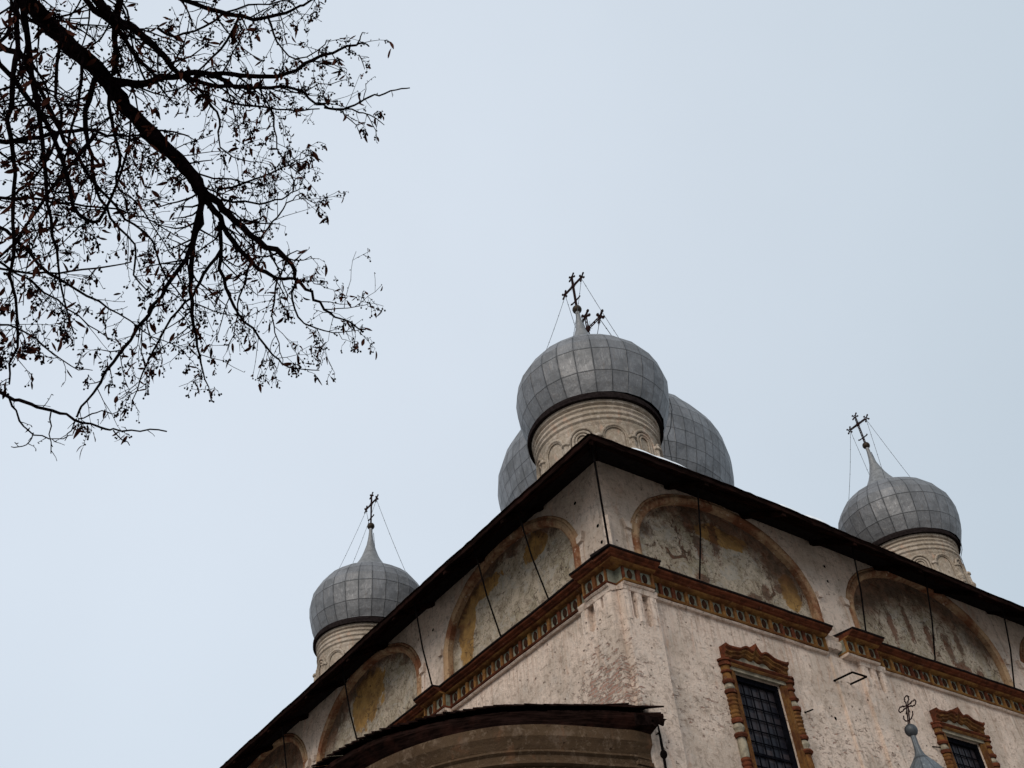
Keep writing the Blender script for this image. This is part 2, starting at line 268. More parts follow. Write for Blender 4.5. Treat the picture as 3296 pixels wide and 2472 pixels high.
# ------------------------------------------------------------------ mesh builder
class MB:
    def __init__(s): s.v = []; s.f = []; s.uv = {}; s.mi = []
    def add(s, vs, fs, mi=0):
        o = len(s.v); s.v += [tuple(p) for p in vs]; s.f += [tuple(i + o for i in f) for f in fs]; s.mi += [mi] * len(fs); return o
    def box(s, c0, c1, mi=0):
        x0, y0, z0 = c0; x1, y1, z1 = c1
        s.add([(x0, y0, z0), (x1, y0, z0), (x1, y1, z0), (x0, y1, z0), (x0, y0, z1), (x1, y0, z1), (x1, y1, z1), (x0, y1, z1)],
              [(0, 3, 2, 1), (4, 5, 6, 7), (0, 1, 5, 4), (1, 2, 6, 5), (2, 3, 7, 6), (3, 0, 4, 7)], mi)
    def tube(s, pts, rads, k=6, cap=True, mi=0):
        pts = [Vector(p) for p in pts]; n = len(pts)
        if not hasattr(rads, '__len__'): rads = [rads] * n
        vs = []; prev = None
        for i, p in enumerate(pts):
            t = (pts[min(i + 1, n - 1)] - pts[max(i - 1, 0)]); t = t.normalized() if t.length > 1e-9 else Vector((0, 0, 1))
            if prev is None: a = t.orthogonal().normalized()
            else:
                a = prev - t * prev.dot(t); a = a.normalized() if a.length > 1e-6 else t.orthogonal().normalized()
            prev = a; b = t.cross(a)
            for j in range(k):
                q = 2 * PI * j / k; vs.append(p + (a * math.cos(q) + b * math.sin(q)) * rads[i])
        fs = [(i * k + j, i * k + (j + 1) % k, (i + 1) * k + (j + 1) % k, (i + 1) * k + j) for i in range(n - 1) for j in range(k)]
        if cap: fs += [tuple(range(k))[::-1], tuple((n - 1) * k + j for j in range(k))]
        s.add(vs, fs, mi)
    def lathe(s, prof, seg=32, c=(0, 0, 0), a0=0.0, a1=2 * PI, cap=True, uvn=None, mi=0):
        full = abs(a1 - a0 - 2 * PI) < 1e-6; m = seg if full else seg + 1; vs = []
        for (r, z) in prof:
            for j in range(m):
                q = a0 + (a1 - a0) * j / seg; vs.append((c[0] + r * math.cos(q), c[1] + r * math.sin(q), c[2] + z))
        fs = []; base = len(s.f)
        for i in range(len(prof) - 1):
            for j in range(seg):
                k = (j + 1) % m
                fs.append((i * m + j, i * m + k, (i + 1) * m + k, (i + 1) * m + j))
                if uvn: s.uv[base + len(fs) - 1] = [(j * uvn[0] / seg, uvn[1][i]), ((j + 1) * uvn[0] / seg, uvn[1][i]), ((j + 1) * uvn[0] / seg, uvn[1][i + 1]), (j * uvn[0] / seg, uvn[1][i + 1])]
        if cap and full: fs += [tuple(range(m))[::-1], tuple((len(prof) - 1) * m + j for j in range(m))]
        s.add(vs, fs, mi)
    def sphere(s, c, r, seg=12, ring=8, sq=(1, 1, 1)):
        vs = [(c[0], c[1], c[2] - r * sq[2])]
        for i in range(1, ring):
            a = -PI / 2 + PI * i / ring
            for j in range(seg): vs.append((c[0] + r * sq[0] * math.cos(a) * math.cos(2 * PI * j / seg), c[1] + r * sq[1] * math.cos(a) * math.sin(2 * PI * j / seg), c[2] + r * sq[2] * math.sin(a)))
        vs.append((c[0], c[1], c[2] + r * sq[2])); fs = []
        for j in range(seg):
            fs.append((0, 1 + (j + 1) % seg, 1 + j)); T = len(vs) - 1; b = 1 + (ring - 2) * seg; fs.append((T, b + j, b + (j + 1) % seg))
            for i in range(ring - 2): a = 1 + i * seg; fs.append((a + j, a + (j + 1) % seg, a + seg + (j + 1) % seg, a + seg + j))
        s.add(vs, fs)
    def build(s, name, mat, parent=None, smooth=False, fix=True, loc=None):
        me = bpy.data.meshes.new(name); me.from_pydata(s.v, [], s.f)
        mats = mat if isinstance(mat, (list, tuple)) else [mat]
        for q in mats: me.materials.append(MAT[q] if isinstance(q, str) else q)
        if len(mats) > 1: me.polygons.foreach_set('material_index', s.mi)
        if s.uv:
            u = me.uv_layers.new(name='UVMap')
            for i, co in s.uv.items():
                for li, q in zip(me.polygons[i].loop_indices, co): u.data[li].uv = q
        if fix:
            bm = bmesh.new(); bm.from_mesh(me); bmesh.ops.recalc_face_normals(bm, faces=bm.faces); bm.to_mesh(me); bm.free()
        if smooth: me.polygons.foreach_set('use_smooth', [True] * len(me.polygons))
        me.update(); o = bpy.data.objects.new(name, me); COL.objects.link(o)
        if loc: o.location = loc
        if parent: o.parent = parent
        return o

def thing(name, label, cat, loc=(0, 0, 0), group=None):
    o = bpy.data.objects.new(name, None); COL.objects.link(o); o.location = loc; o['label'] = label; o['category'] = cat
    if group: o['group'] = group
    return o

# facade coordinates: u along the wall from the near corner, n outward, z up
def P(side, u, n, z): return (u, -n, z) if side == 'R' else (-n, u, z)
def fbox(mb, side, u0, u1, n0, n1, z0, z1, mi=0):
    a = P(side, u0, n0, z0); b = P(side, u1, n1, z1)
    mb.box([min(a[i], b[i]) for i in range(3)], [max(a[i], b[i]) for i in range(3)], mi)
def mould(mb, side, path, prof, mi=0, cap=True, closed=True):
    """sweep profile [(n,z)] along u stations [(u, dz)]"""
    k = len(prof); vs = []
    for (u, dz) in path:
        for (n, z) in prof: vs.append(P(side, u, n, z + dz))
    fs = [(i * k + j, i * k + (j + 1) % k, (i + 1) * k + (j + 1) % k, (i + 1) * k + j) for i in range(len(path) - 1) for j in range(k if closed else k - 1)]
    if cap and closed: fs += [tuple(range(k)), tuple((len(path) - 1) * k + j for j in range(k))]
    mb.add(vs, fs, mi)
def holes_face(mb, side, outer, holes, n, depth, mi=0):
    """wall face at n with holes; each hole gets reveal faces running back by depth"""
    loops = [outer] + holes
    tri = tessellate_polygon([[Vector((u, z, 0)) for u, z in lp] for lp in loops])
    flat = [p for lp in loops for p in lp]
    mb.add([P(side, u, n, z) for u, z in flat], [tuple(t) for t in tri], mi)
    for h in holes:
        k = len(h); vs = [P(side, u, n, z) for u, z in h] + [P(side, u, n - depth, z) for u, z in h]
        mb.add(vs, [(j, (j + 1) % k, k + (j + 1) % k, k + j) for j in range(k)], mi)
def jit(u, z, s=1.0): return mnoise.noise(Vector((u * s, z * s, 3.1)))
def off(u): return 0.02 * mnoise.noise(Vector((u * 0.9, 0.3, 1.7))) + 0.008 * mnoise.noise(Vector((u * 4.0, 2.3, 1.7)))

# ------------------------------------------------------------------ ground
mb = MB(); mb.add([(-900, -900, 0), (900, -900, 0), (900, 900, 0), (-900, 900, 0)], [(0, 1, 2, 3)])
gr = mb.build('ground', 'ground', fix=False); gr['kind'] = 'structure'

# ------------------------------------------------------------------ cathedral
WX, WY = 25.58, 25.13
ZT = 17.86                       # top of the wall under the eaves
cath = thing('cathedral', 'old weathered pinkish-white brick cathedral with five grey onion domes and dark overhanging eaves', 'cathedral')
ARCH = {'R': [(4.02, 3.06, 15.55, 2.0), (12.17, 3.35, 15.65, 2.07), (20.3, 3.3, 15.65, 2.05)],
        'L': [(4.2, 2.93, 15.68, 1.92), (11.85, 3.08, 15.68, 1.96), (19.25, 3.2, 15.7, 2.05)]}
WIN = {'R': [(4.02, 12.66), (11.80, 12.66), (20.2, 12.62)], 'L': []}
ZC = 14.64
def arch_loop(uc, a, zs, r, k=28, z0=ZC + 0.0, grow=0.0):
    pts = [(uc - a - grow, z0)]
    for i in range(k + 1):
        q = PI - PI * i / k; pts.append((uc + (a + grow) * math.cos(q), zs + (r + grow) * math.sin(q)))
    pts.append((uc + a + grow, z0)); return pts

for side, W in (('R', WX), ('L', WY)):
    mb = MB(); hs = [arch_loop(*a)[::-1] for a in ARCH[side]]
    for (uc, zt) in WIN[side]:
        hs.append([(uc - 0.76, 8.2), (uc + 0.76, 8.2), (uc + 0.76, zt), (uc - 0.76, zt)])
    holes_face(mb, side, [(0, 0), (W, 0), (W, ZT + 0.25), (0, ZT + 0.25)], hs, 0.0, 0.16)
    wl = mb.build('wall', 'plaster', cath, fix=False)
mb = MB(); mb.add([(WX, 0, 0), (WX, WY, 0), (WX, WY, ZT + .25), (WX, 0, ZT + .25), (0, WY, 0), (0, WY, ZT + .25)], [(0, 1, 2, 3), (1, 4, 5, 2)])
mb.build('wall', 'plaster_plain', cath, fix=False)

MUR = {('R', 0): mural('mural_red_saints', 1, [(-0.50, -0.44, 0.50, 0.09), (0.78, 0.12, 0.13, 0.26), (0.0, 0.62, 0.34, 0.15), ], 0.46, 0.22, 0.95, [(-.33, .70, .06, .24), (-.33, .92, .16, .05), (-.26, .35, .05, .22), (-.05, .55, .05, .30), (-.3, -.15, .07, .08), (.30, -.2, .09, .09), (.45, -.05, .06, .12), (.62, .1, .05, .08), (.12, -.3, .08, .05), (.75, -.28, .06, .05)]),
       ('R', 1): mural('mural_brown_top', 2, [(-0.1, -0.45, 0.4, 0.05)], 0.62, -0.05, 0.8, [(.3, .05, .05, .28), (.48, .2, .04, .22), (.4, -.2, .12, .07), (-.2, .25, .04, .35), (-.45, .1, .04, .3), (.65, -.25, .06, .1), (.05, .1, .04, .3)]),
       ('R', 2): mural('mural_brown_top_far', 5, [(0.1, 0.3, 0.4, 0.3)], 0.5, 0.0, 0.6),
       ('L', 0): mural('mural_ochre_edge', 3, [(0.72, 0.28, 0.14, 0.55), (-0.42, 0.66, 0.18, 0.20), (0.42, 0.66, 0.30, 0.15)], 0.26, 0.05, 0.35),
       ('L', 1): mural('mural_ochre_blob', 4, [(0.05, 0.46, 0.32, 0.46), (0.86, -0.25, 0.14, 0.24)], 0.34, 0.15, 0.4),
       ('L', 2): mural('mural_red_patch', 6, [(0.0, 0.3, 0.5, 0.3)], 0.6, -0.05, 0.7)}
for (side, i), mat in MUR.items():
    uc, a, zs, r = ARCH[side][i]
    lp = arch_loop(uc, a + 0.05, zs, r + 0.05, 40)
    mb = MB(); nr = 14
    # grid-like fan: rows from the base to the curve, gently uneven
    cols = 60; rows = 26; vs = []; uvs = []
    for ci in range(cols + 1):
        x = -1 + 2 * ci / cols; x = math.sin(x * PI / 2)
        top = zs + (r + 0.05) * math.sqrt(max(0, 1 - x * x))
        for ri in range(rows + 1):
            z = ZC - 0.05 + (top - ZC + 0.05) * ri / rows; u = uc + x * (a + 0.05)
            d = 0.02 * mnoise.noise(Vector((u * 1.3, z * 1.3, i + 5))) + 0.012 * mnoise.noise(Vector((u * 5, z * 5, i)))
            vs.append(P(side, u, -0.13 + d, z)); uvs.append((x, (z - zs) / r))
    R1 = rows + 1
    fs = [(c_ * R1 + q, (c_ + 1) * R1 + q, (c_ + 1) * R1 + q + 1, c_ * R1 + q + 1) for c_ in range(cols) for q in range(rows)]
    mb.add(vs, fs)
    for fi, f in enumerate(fs): mb.uv[fi] = [uvs[q] for q in f]
    pan = mb.build('blind_arch', mat, cath, smooth=True, fix=False)
    # archivolt: stepped moulding around the curve
    mb = MB(); path = arch_loop(uc, a, zs, r, 44)
    prof = [(-0.03, -0.13), (-0.03, 0.035), (0.03, 0.07), (0.09, 0.085), (0.15, 0.06), (0.17, 0.03), (0.22, 0.035), (0.25, 0.0), (0.25, -0.05)]
    vs = []; k = len(prof)
    for j, (u, z) in enumerate(path):
        p0 = path[max(j - 1, 0)]; p1 = path[min(j + 1, len(path) - 1)]
        tx, tz = p1[0] - p0[0], p1[1] - p0[1]; ln = math.hypot(tx, tz); nx, nz = -tz / ln, tx / ln
        if j in (0, len(path) - 1): nx, nz = (-1, 0) if j == 0 else (1, 0)
        wv = 0.018 * mnoise.noise(Vector((u * 2, z * 2, 7)))
        for (g_, n_) in prof: vs.append(P(side, u + nx * (g_ + wv), n_ + wv * 0.5, z + nz * (g_ + wv)))
    mb.add(vs, [(j * k + q, j * k + q + 1, (j + 1) * k + q + 1, (j + 1) * k + q) for j in range(len(path) - 1) for q in range(k - 1)])
    mb.build('archivolt', 'archi', pan, smooth=False)
    # jamb strips ending in little pointed shoulders
    for sgn in (-1, 1):
        mb = MB(); e = uc + sgn * (a + 0.24); f_ = uc + sgn * (a + 0.43)
        zt = 15.98 + rnd.uniform(-.06, .06)
        f_ = uc + sgn * (a + 0.36); pts = [(e, ZC), (f_, ZC), (f_, zt - .34), (f_ + sgn * .03, zt - .1), (f_ + sgn * .10, zt + .06), (e - sgn * .05, zt - .02)]
        n0, n1 = 0.0, 0.03; kk = len(pts)
        mb.add([P(side, u, n0, z) for u, z in pts] + [P(side, u, n1, z) for u, z in pts], [tuple(range(kk, 2 * kk))] + [(q, (q + 1) % kk, kk + (q + 1) % kk, kk + q) for q in range(kk)])
        tp_ = [(e, zt - .16), (f_ + sgn * .04, zt - .14), (f_ + sgn * .13, zt + .10), (e - sgn * .02, zt + .01)]
        mb.add([P(side, u, n0, z) for u, z in tp_] + [P(side, u, .11, z) for u, z in tp_], [(4, 5, 6, 7)] + [(q, (q + 1) % 4, 4 + (q + 1) % 4, 4 + q) for q in range(4)])
        mb.build('jamb', 'plaster_plain', pan)

# ---- main cornice with its niche frieze
CP = 0.41
SEG = {'R': [(0.90, 6.98, 0), (8.76, 15.9, 0), (17.6, 24.6, 0)], 'L': [(0.82, 6.95, 0), (7.95, 15.3, 0), (16.3, 24.2, 0)]}
PRO = {'R': [(-0.02, 0.90, 0.2), (7.50, 8.76, 0.22), (15.9, 17.3, 0.2), (24.6, 25.6, 0.2)], 'L': [(-0.02, 0.82, 0.2), (6.95, 7.95, 0.2), (15.3, 16.3, 0.2), (24.2, 25.15, 0.2)]}
def cornice(side, u0, u1, ex, corner0=False):
    st = [u0 + (u1 - u0) * i / max(2, int((u1 - u0) / 0.25)) for i in range(max(2, int((u1 - u0) / 0.25)) + 1)]
    us = list(st)
    top0 = -(0.45 + ex) if corner0 and side == 'R' else (u0)
    def sw(name_prof, mat_i, lo=None, ext=0.0):
        pa = [(u, off(u)) for u in st]
        if corner0: pa = [(-ext, off(u0))] + pa
        mould(mbx, side, pa, name_prof, mat_i)
    mbx = MB()
    # tin cover, rust mouldings, ochre bed (materials 0..2)
    sw([(0.0, ZC - 0.03), (0.47 + ex, ZC - 0.06), (0.475 + ex, ZC - 0.02), (0.0, ZC + 0.05)], 0, ext=0.47 + ex if side == 'R' else 0.0)
    sw([(0.0, ZC - 0.035), (0.44 + ex, ZC - 0.065), (0.42 + ex, ZC - 0.10), (0.36 + ex, ZC - 0.12), (0.0, ZC - 0.12)], 1, ext=0.4 + ex if side == 'R' else 0)
    sw([(0.0, ZC - 0.122), (0.34 + ex, ZC - 0.122), (0.31 + ex, ZC - 0.15), (0.27 + ex, ZC - 0.158), (0.0, ZC - 0.158)], 1, ext=0.33 + ex if side == 'R' else 0)
    sw([(0.0, ZC - 0.16), (0.25 + ex, ZC - 0.16), (0.22 + ex, ZC - 0.185), (0.17 + ex, ZC - 0.20), (0.0, ZC - 0.20)], 2, ext=0.25 + ex if side == 'R' else 0)
    c_ = mbx.build('cornice', ['tin', 'rust', 'ochre'], cath)
    far = u0 > (17 if side == 'R' else 16)
    fz = MB(); zt, zb = ZC - 0.202, ZC - 0.525
    e0 = 0.06 + ex
    mould(fz, side, [(u, off(u)) for u in st], [(0.0, zb), (e0, zb), (e0, zt), (0, zt)])
    fz.build('frieze', 'frieze', c_)
    nC = max(1, round((u1 - u0) / CP)); step = (u1 - u0) / nC
    for i in range(nC + 1):
        u = u0 + i * step; dz = off(u); wdt = 0.048 * rnd.uniform(.85, 1.15)
        lo_, hi_ = (max(u - wdt, u0), min(u + wdt, u1))
        dv = MB(); fbox(dv, side, lo_, hi_, e0 - .01, e0 + 0.06 + rnd.uniform(-.01, .01), zb + dz, zt + dz); dv.build('divider', 'ochre' if rnd.random() < .6 else 'rust', c_)
        if i < nC and not far:  # raised oval, coloured dark to stand in for a recessed drop-shaped hole
            uc = u + step / 2; cz = (zt + zb) / 2 + dz + 0.005
            k = 12; ring0 = []; 
            for q in range(k):
                an = 2 * PI * q / k; rr = 1.0 + (0.22 if abs(an - PI / 2) < 0.3 else 0)
                ring0.append((uc + 0.076 * math.cos(an), cz + 0.118 * rr * math.sin(an)))
            vs = [P(side, a_, e0 + 0.002, b_) for a_, b_ in ring0] + [P(side, uc + (a_ - uc) * .75, e0 + 0.035, cz + (b_ - cz) * .75) for a_, b_ in ring0] + [P(side, uc, e0 + 0.05, cz)]
            dr = MB(); dr.add(vs, [(q, (q + 1) % k, k + (q + 1) % k, k + q) for q in range(k)] + [(k + q, k + (q + 1) % k, 2 * k) for q in range(k)]); dr.build('dark_oval', 'drop', c_, smooth=True)
    lb = MB()
    mould(lb, side, [(u, off(u)) for u in st], [(0, zb - .055), (e0 + 0.06, zb - .052), (e0 + 0.085, zb - .02), (e0 + 0.07, zb), (0, zb)])
    lb.build('lower_band', 'rust' if side == 'L' else 'ochre', c_)
    wt = MB()
    mould(wt, side, [(u, off(u * 1.7)) for u in st], [(0, zb - .13), (e0 + 0.02, zb - .125), (e0 + 0.055, zb - .09), (e0 + 0.03, zb - .06), (0, zb - .057)])
    wt.build('plaster_roll', 'plaster_plain', c_)
for side in 'RL':
    for (a, b, _) in SEG[side]: cornice(side, a, b, 0.0)
    for i, (a, b, ex) in enumerate(PRO[side]): cornice(side, a, b, ex, i == 0)

mb = MB(); mould(mb, 'R', [(6.98 + i * .065, .02 * rnd.uniform(-1, 1)) for i in range(9)], [(0, ZC - .5), (.16, ZC - .48), (.2, ZC - .3), (.13, ZC - .22), (.17, ZC - .12), (.06, ZC - .06), (0, ZC - .05)])
mb.build('crumbled_cornice', 'plaster_plain', cath)

# ---- pilasters under the projecting cornice blocks
def pilaster(side, u0, u1, grooves, zlow, n=0.12, head=True):
    mb = MB(); zt = ZC - 0.66
    outer = [(u0, 0), (u1, 0), (u1, zt), (u0, zt)]
    hs = []
    for (g0, g1, gz) in grooves:
        ctr = (g0 + g1) / 2; hw = (g1 - g0) / 2
        hs.append([(g0, gz + .04), (ctr, gz - .03), (g1, gz + .04), (g1, zt - .12)] + [(ctr + hw * math.cos(q), zt - .12 + hw * math.sin(q)) for q in (PI * .25, PI * .5, PI * .75)] + [(g0, zt - .12)])
    holes_face(mb, side, outer, hs, n, n + 0.03)
    for u in (u0, u1):
        mb.add([P(side, u, 0, 0), P(side, u, n, 0), P(side, u, n, zt), P(side, u, 0, zt)], [(0, 1, 2, 3)])
    for (g0, g1, gz) in grooves:
        mb.add([P(side, g0 - .02, n - .15, gz - .1), P(side, g1 + .02, n - .15, gz - .1), P(side, g1 + .02, n - .15, zt), P(side, g0 - .02, n - .15, zt)], [(0, 1, 2, 3)])
    p = mb.build('pilaster', 'plaster', cath, fix=False)
    if head:
        hb = MB(); mould(hb, side, [(u0 - .03, 0), (u1 + .03, 0)], [(n - .01, zt - .10), (n + .02, zt - .095), (n + .035, zt - .04), (n + .05, zt + .0), (n + .05, zt + .05), (0, zt + .05), (0, zt - .02)])
        hb.build('capital', 'plaster_plain', p)
        # half round shafts between the grooves
        ed = sorted([u0] + [x for g_ in grooves for x in g_[:2]] + [u1])
        for q in range(0, len(ed) - 1, 2):
            if ed[q + 1] - ed[q] < 0.32:
                cu = (ed[q] + ed[q + 1]) / 2; rr = (ed[q + 1] - ed[q]) / 2 * .9
                sh = MB(); k = 8; vs = []
                for z in (zt - .08, min(g_[2] for g_ in grooves) + .05):
                    for t in range(k + 1): vs.append(P(side, cu + rr * math.cos(PI * t / k), n - .035 + .05 * math.sin(PI * t / k), z))
                sh.add(vs, [(t, t + 1, k + 2 + t, k + 1 + t) for t in range(k)]); sh.build('half_column', 'plaster_plain', p, smooth=True)
pilaster('R', 0.0, 0.98, [(0.22, 0.34, 13.2), (0.54, 0.76, 13.1)], 0, 0.2)
pilaster('L', 0.0, 1.12, [(0.30, 0.38, 13.6), (0.64, 0.88, 13.25)], 0, 0.2)
pilaster('R', 7.06, 8.06, [], 0, 0.07, False)
pilaster('R', 8.06, 9.02, [(8.34, 8.46, 13.6), (8.66, 8.84, 13.28)], 0, 0.17)
pilaster('L', 6.95, 7.95, [(7.3, 7.42, 13.6)], 0, 0.16)
pilaster('R', 16.2, 17.3, [(16.6, 16.75, 13.3)], 0, 0.10)

# ---- small dark put-log holes in the wall
for side, u, z in (('R', 8.13, 17.03), ('R', 8.06, 16.52), ('L', 1.01, 17.02), ('L', 7.9, 16.9), ('L', 0.3, 15.9), ('L', 0.25, 15.4), ('R', 6.6, 12.2)):
    k = 8; vs = [P(side, u + .045 * math.cos(2 * PI * q / k) * rnd.uniform(.8, 1.3), 0.004, z + .05 * math.sin(2 * PI * q / k)) for q in range(k)]
    mb = MB(); mb.add(vs, [tuple(range(k))]); mb.build('putlog_hole', 'black', cath, fix=False)

# ---- windows with carved surrounds
def window(side, uc, zt):
    mb = MB(); zb = 8.2; hw = 0.74
    # glazing set back in the reveal
    mb.add([P(side, uc - hw, -0.155, zb), P(side, uc + hw, -0.155, zb), P(side, uc + hw, -0.155, zt), P(side, uc - hw, -0.155, zt)], [(0, 1, 2, 3)])
    wn = mb.build('window', 'glass', cath, fix=False)
    gb = MB(); f = 0.10
    fbox(gb, side, uc - .76, uc - .76 + f, -.15, -.05, zb, zt); fbox(gb, side, uc + .76 - f, uc + .76, -.15, -.05, zb, zt)
    fbox(gb, side, uc - .76 + f, uc + .76 - f, -.15, -.06, zt - .14, zt)
    gb.build('frame', 'grille', wn)
    gb = MB(); nx = 5
    for i in range(1, nx):
        u = uc - .66 + 1.32 * i / nx; fbox(gb, side, u - .011, u + .011, -.13, -.105, zb, zt - .13)
    for i in range(1, 15):
        z = zt - .14 - .285 * i; th = .03 if i % 6 == 0 else .011
        if z > zb: fbox(gb, side, uc - .67, uc + .67, -.128, -.102, z - th, z + th)
    gb.build('grille', 'grille', wn)
    # flat inner architrave
    ab = MB()
    for s_ in (-1, 1):
        a, b = sorted((uc + s_ * .76, uc + s_ * .85)); fbox(ab, side, a, b, 0, .06, zb, zt + .0)
        a, b = sorted((uc + s_ * .85, uc + s_ * .93)); fbox(ab, side, a, b, 0, .10, zb, zt + .0)
    ab.build('architrave', 'ochre_dark', wn)
    eb = MB()
    mould(eb, side, [(uc - .93, 0), (uc + .93, 0)], [(0, zt), (.09, zt), (.09, zt + .06), (.12, zt + .07), (0, zt + .07)], 1)
    mould(eb, side, [(uc - .96, 0), (uc + .96, 0)], [(0, zt + .072), (.14, zt + .072), (.17, zt + .11), (.17, zt + .14), (0, zt + .14)], 0)
    mould(eb, side, [(uc - .99, 0), (uc + .99, 0)], [(0, zt + .142), (.18, zt + .142), (.22, zt + .18), (.22, zt + .20), (0, zt + .22)], 2)
    eb.build('lintel', ['ochre_dark', 'pale', 'rust'], wn)
    # side columns with beads and vases: lathe, three quarter engaged
    for s_ in (-1, 1):
        cu = uc + s_ * 1.05; z = zt + .22; cb = MB()
        pr = []
        def ring(h, r): pr.append((r, pr[-1][1] if pr else 0)); pr.append((r, pr[-1][1] - h))
        seq = []   # (height, [profile radii], material)
        seq += [(.05, [.21, .21], 1), (.05, [.17, .17], 1), (.06, [.19, .20, .19], 1), (.12, [.14, .14], 0), (.05, [.16, .17, .16], 1), (.18, [.10, .13, .15], 0),
                (.09, [.17, .20, .17], 1), (.16, [.11, .13, .15, .12], 2), (.09, [.18, .20, .18], 1)]
        for q in range(6): seq.append((.10, [.12, .155, .155, .12], 0))
        seq += [(.10, [.16, .19, .16], 1), (.24, [.10, .15, .16, .13, .10], 2), (.10, [.17, .20, .17], 1)]
        seq += [(.45, [.12, .13, .135, .13], 0 if s_ > 0 else 2)]
        for q in range(5): seq.append((.10, [.12, .155, .155, .12], 1))
        seq += [(.1, [.16, .2, .16], 1), (.5, [.12, .16, .12], 0), (.1, [.18, .2, .18], 1), (.7, [.12, .14, .12], 0)]
        c0 = P(side, cu, 0.04, 0)
        for (h, rs, mi) in seq:
            prof = [(rs[i] * .85 * rnd.uniform(.94, 1.05), z - h * i / (len(rs) - 1)) for i in range(len(rs))]
            prof = [(0.05, z - .001)] + prof + [(0.05, z - h + .001)]
            cb.lathe(prof, 12, (c0[0], c0[1], 0), cap=False, mi=mi); z -= h
            if z < 8.3: break
        cb.build('column', ['ochre_dark', 'rust', 'pale'], wn, smooth=False)
    # scalloped pediment
    z0 = zt + .24
    half = [(1.05, .35), (.95, .31), (.78, .31), (.66, .32), (.56, .335), (.50, .37), (.42, .41), (.34, .43), (.26, .42), (.19, .385), (.13, .37), (.07, .45), (0, .58)]
    top = [(-a, b) for a, b in half] + [(a, b) for a, b in half[::-1][1:]]
    lhalf = [(1.05, 0), (.88, 0.0), (.78, .08), (.66, .10), (.52, .115), (.42, .18), (.34, .21), (.26, .20), (.18, .155), (.08, .17), (0, .23)]
    low = [(-a, b) for a, b in lhalf] + [(a, b) for a, b in lhalf[::-1][1:]]
    def sample(pl, x):
        for (a, b), (c_, d) in zip(pl, pl[1:]):
            if a <= x <= c_: return b + (d - b) * (x - a) / (c_ - a + 1e-9)
        return pl[-1][1]
    xs = sorted(set([a for a, _ in top] + [a for a, _ in low] + [i * .05 for i in range(-21, 22)]))
    pb = MB(); vs = []; st = [(0.0, 1.0, 0), (.25, 1.0, 1), (.25, .82, 1), (.19, .70, 1), (.20, .5, 1), (.14, .38, 0), (.14, .16, 0), (.08, 0.0, 0), (0, 0, 0)]
    for x in xs:
        t_, l_ = sample(top, x), sample(low, x)
        for (n_, fr, _) in st: vs.append(P(side, uc + x, n_, z0 + l_ + (t_ - l_) * fr))
    k = len(st)
    for q in range(k - 1):
        pb.add(vs, [(i * k + q, i * k + q + 1, (i + 1) * k + q + 1, (i + 1) * k + q) for i in range(len(xs) - 1)], 0 if q in (0, 1, 2) else 1)
    pb.add(vs, [tuple(range(k)), tuple((len(xs) - 1) * k + q for q in range(k))], 0)
    pd = pb.build('pediment', ['rust', 'ochre_dark'], wn)
    tb = MB(); vs = [P(side, uc - .90, .05, z0 - .02), P(side, uc + .90, .05, z0 - .02)] + [P(side, uc + x, .05, z0 + sample(low, x) + .03) for x in [q * .05 for q in range(18, -19, -1)]]
    tb.add(vs, [tuple(range(len(vs)))]); 
    fbox(tb, side, uc - .92, uc + .92, 0, .045, z0 - .02, z0 + .05)
    tb.build('tympanum', 'pale', wn)
    return wn
for (uc, zt) in WIN['R']: window('R', uc, zt)

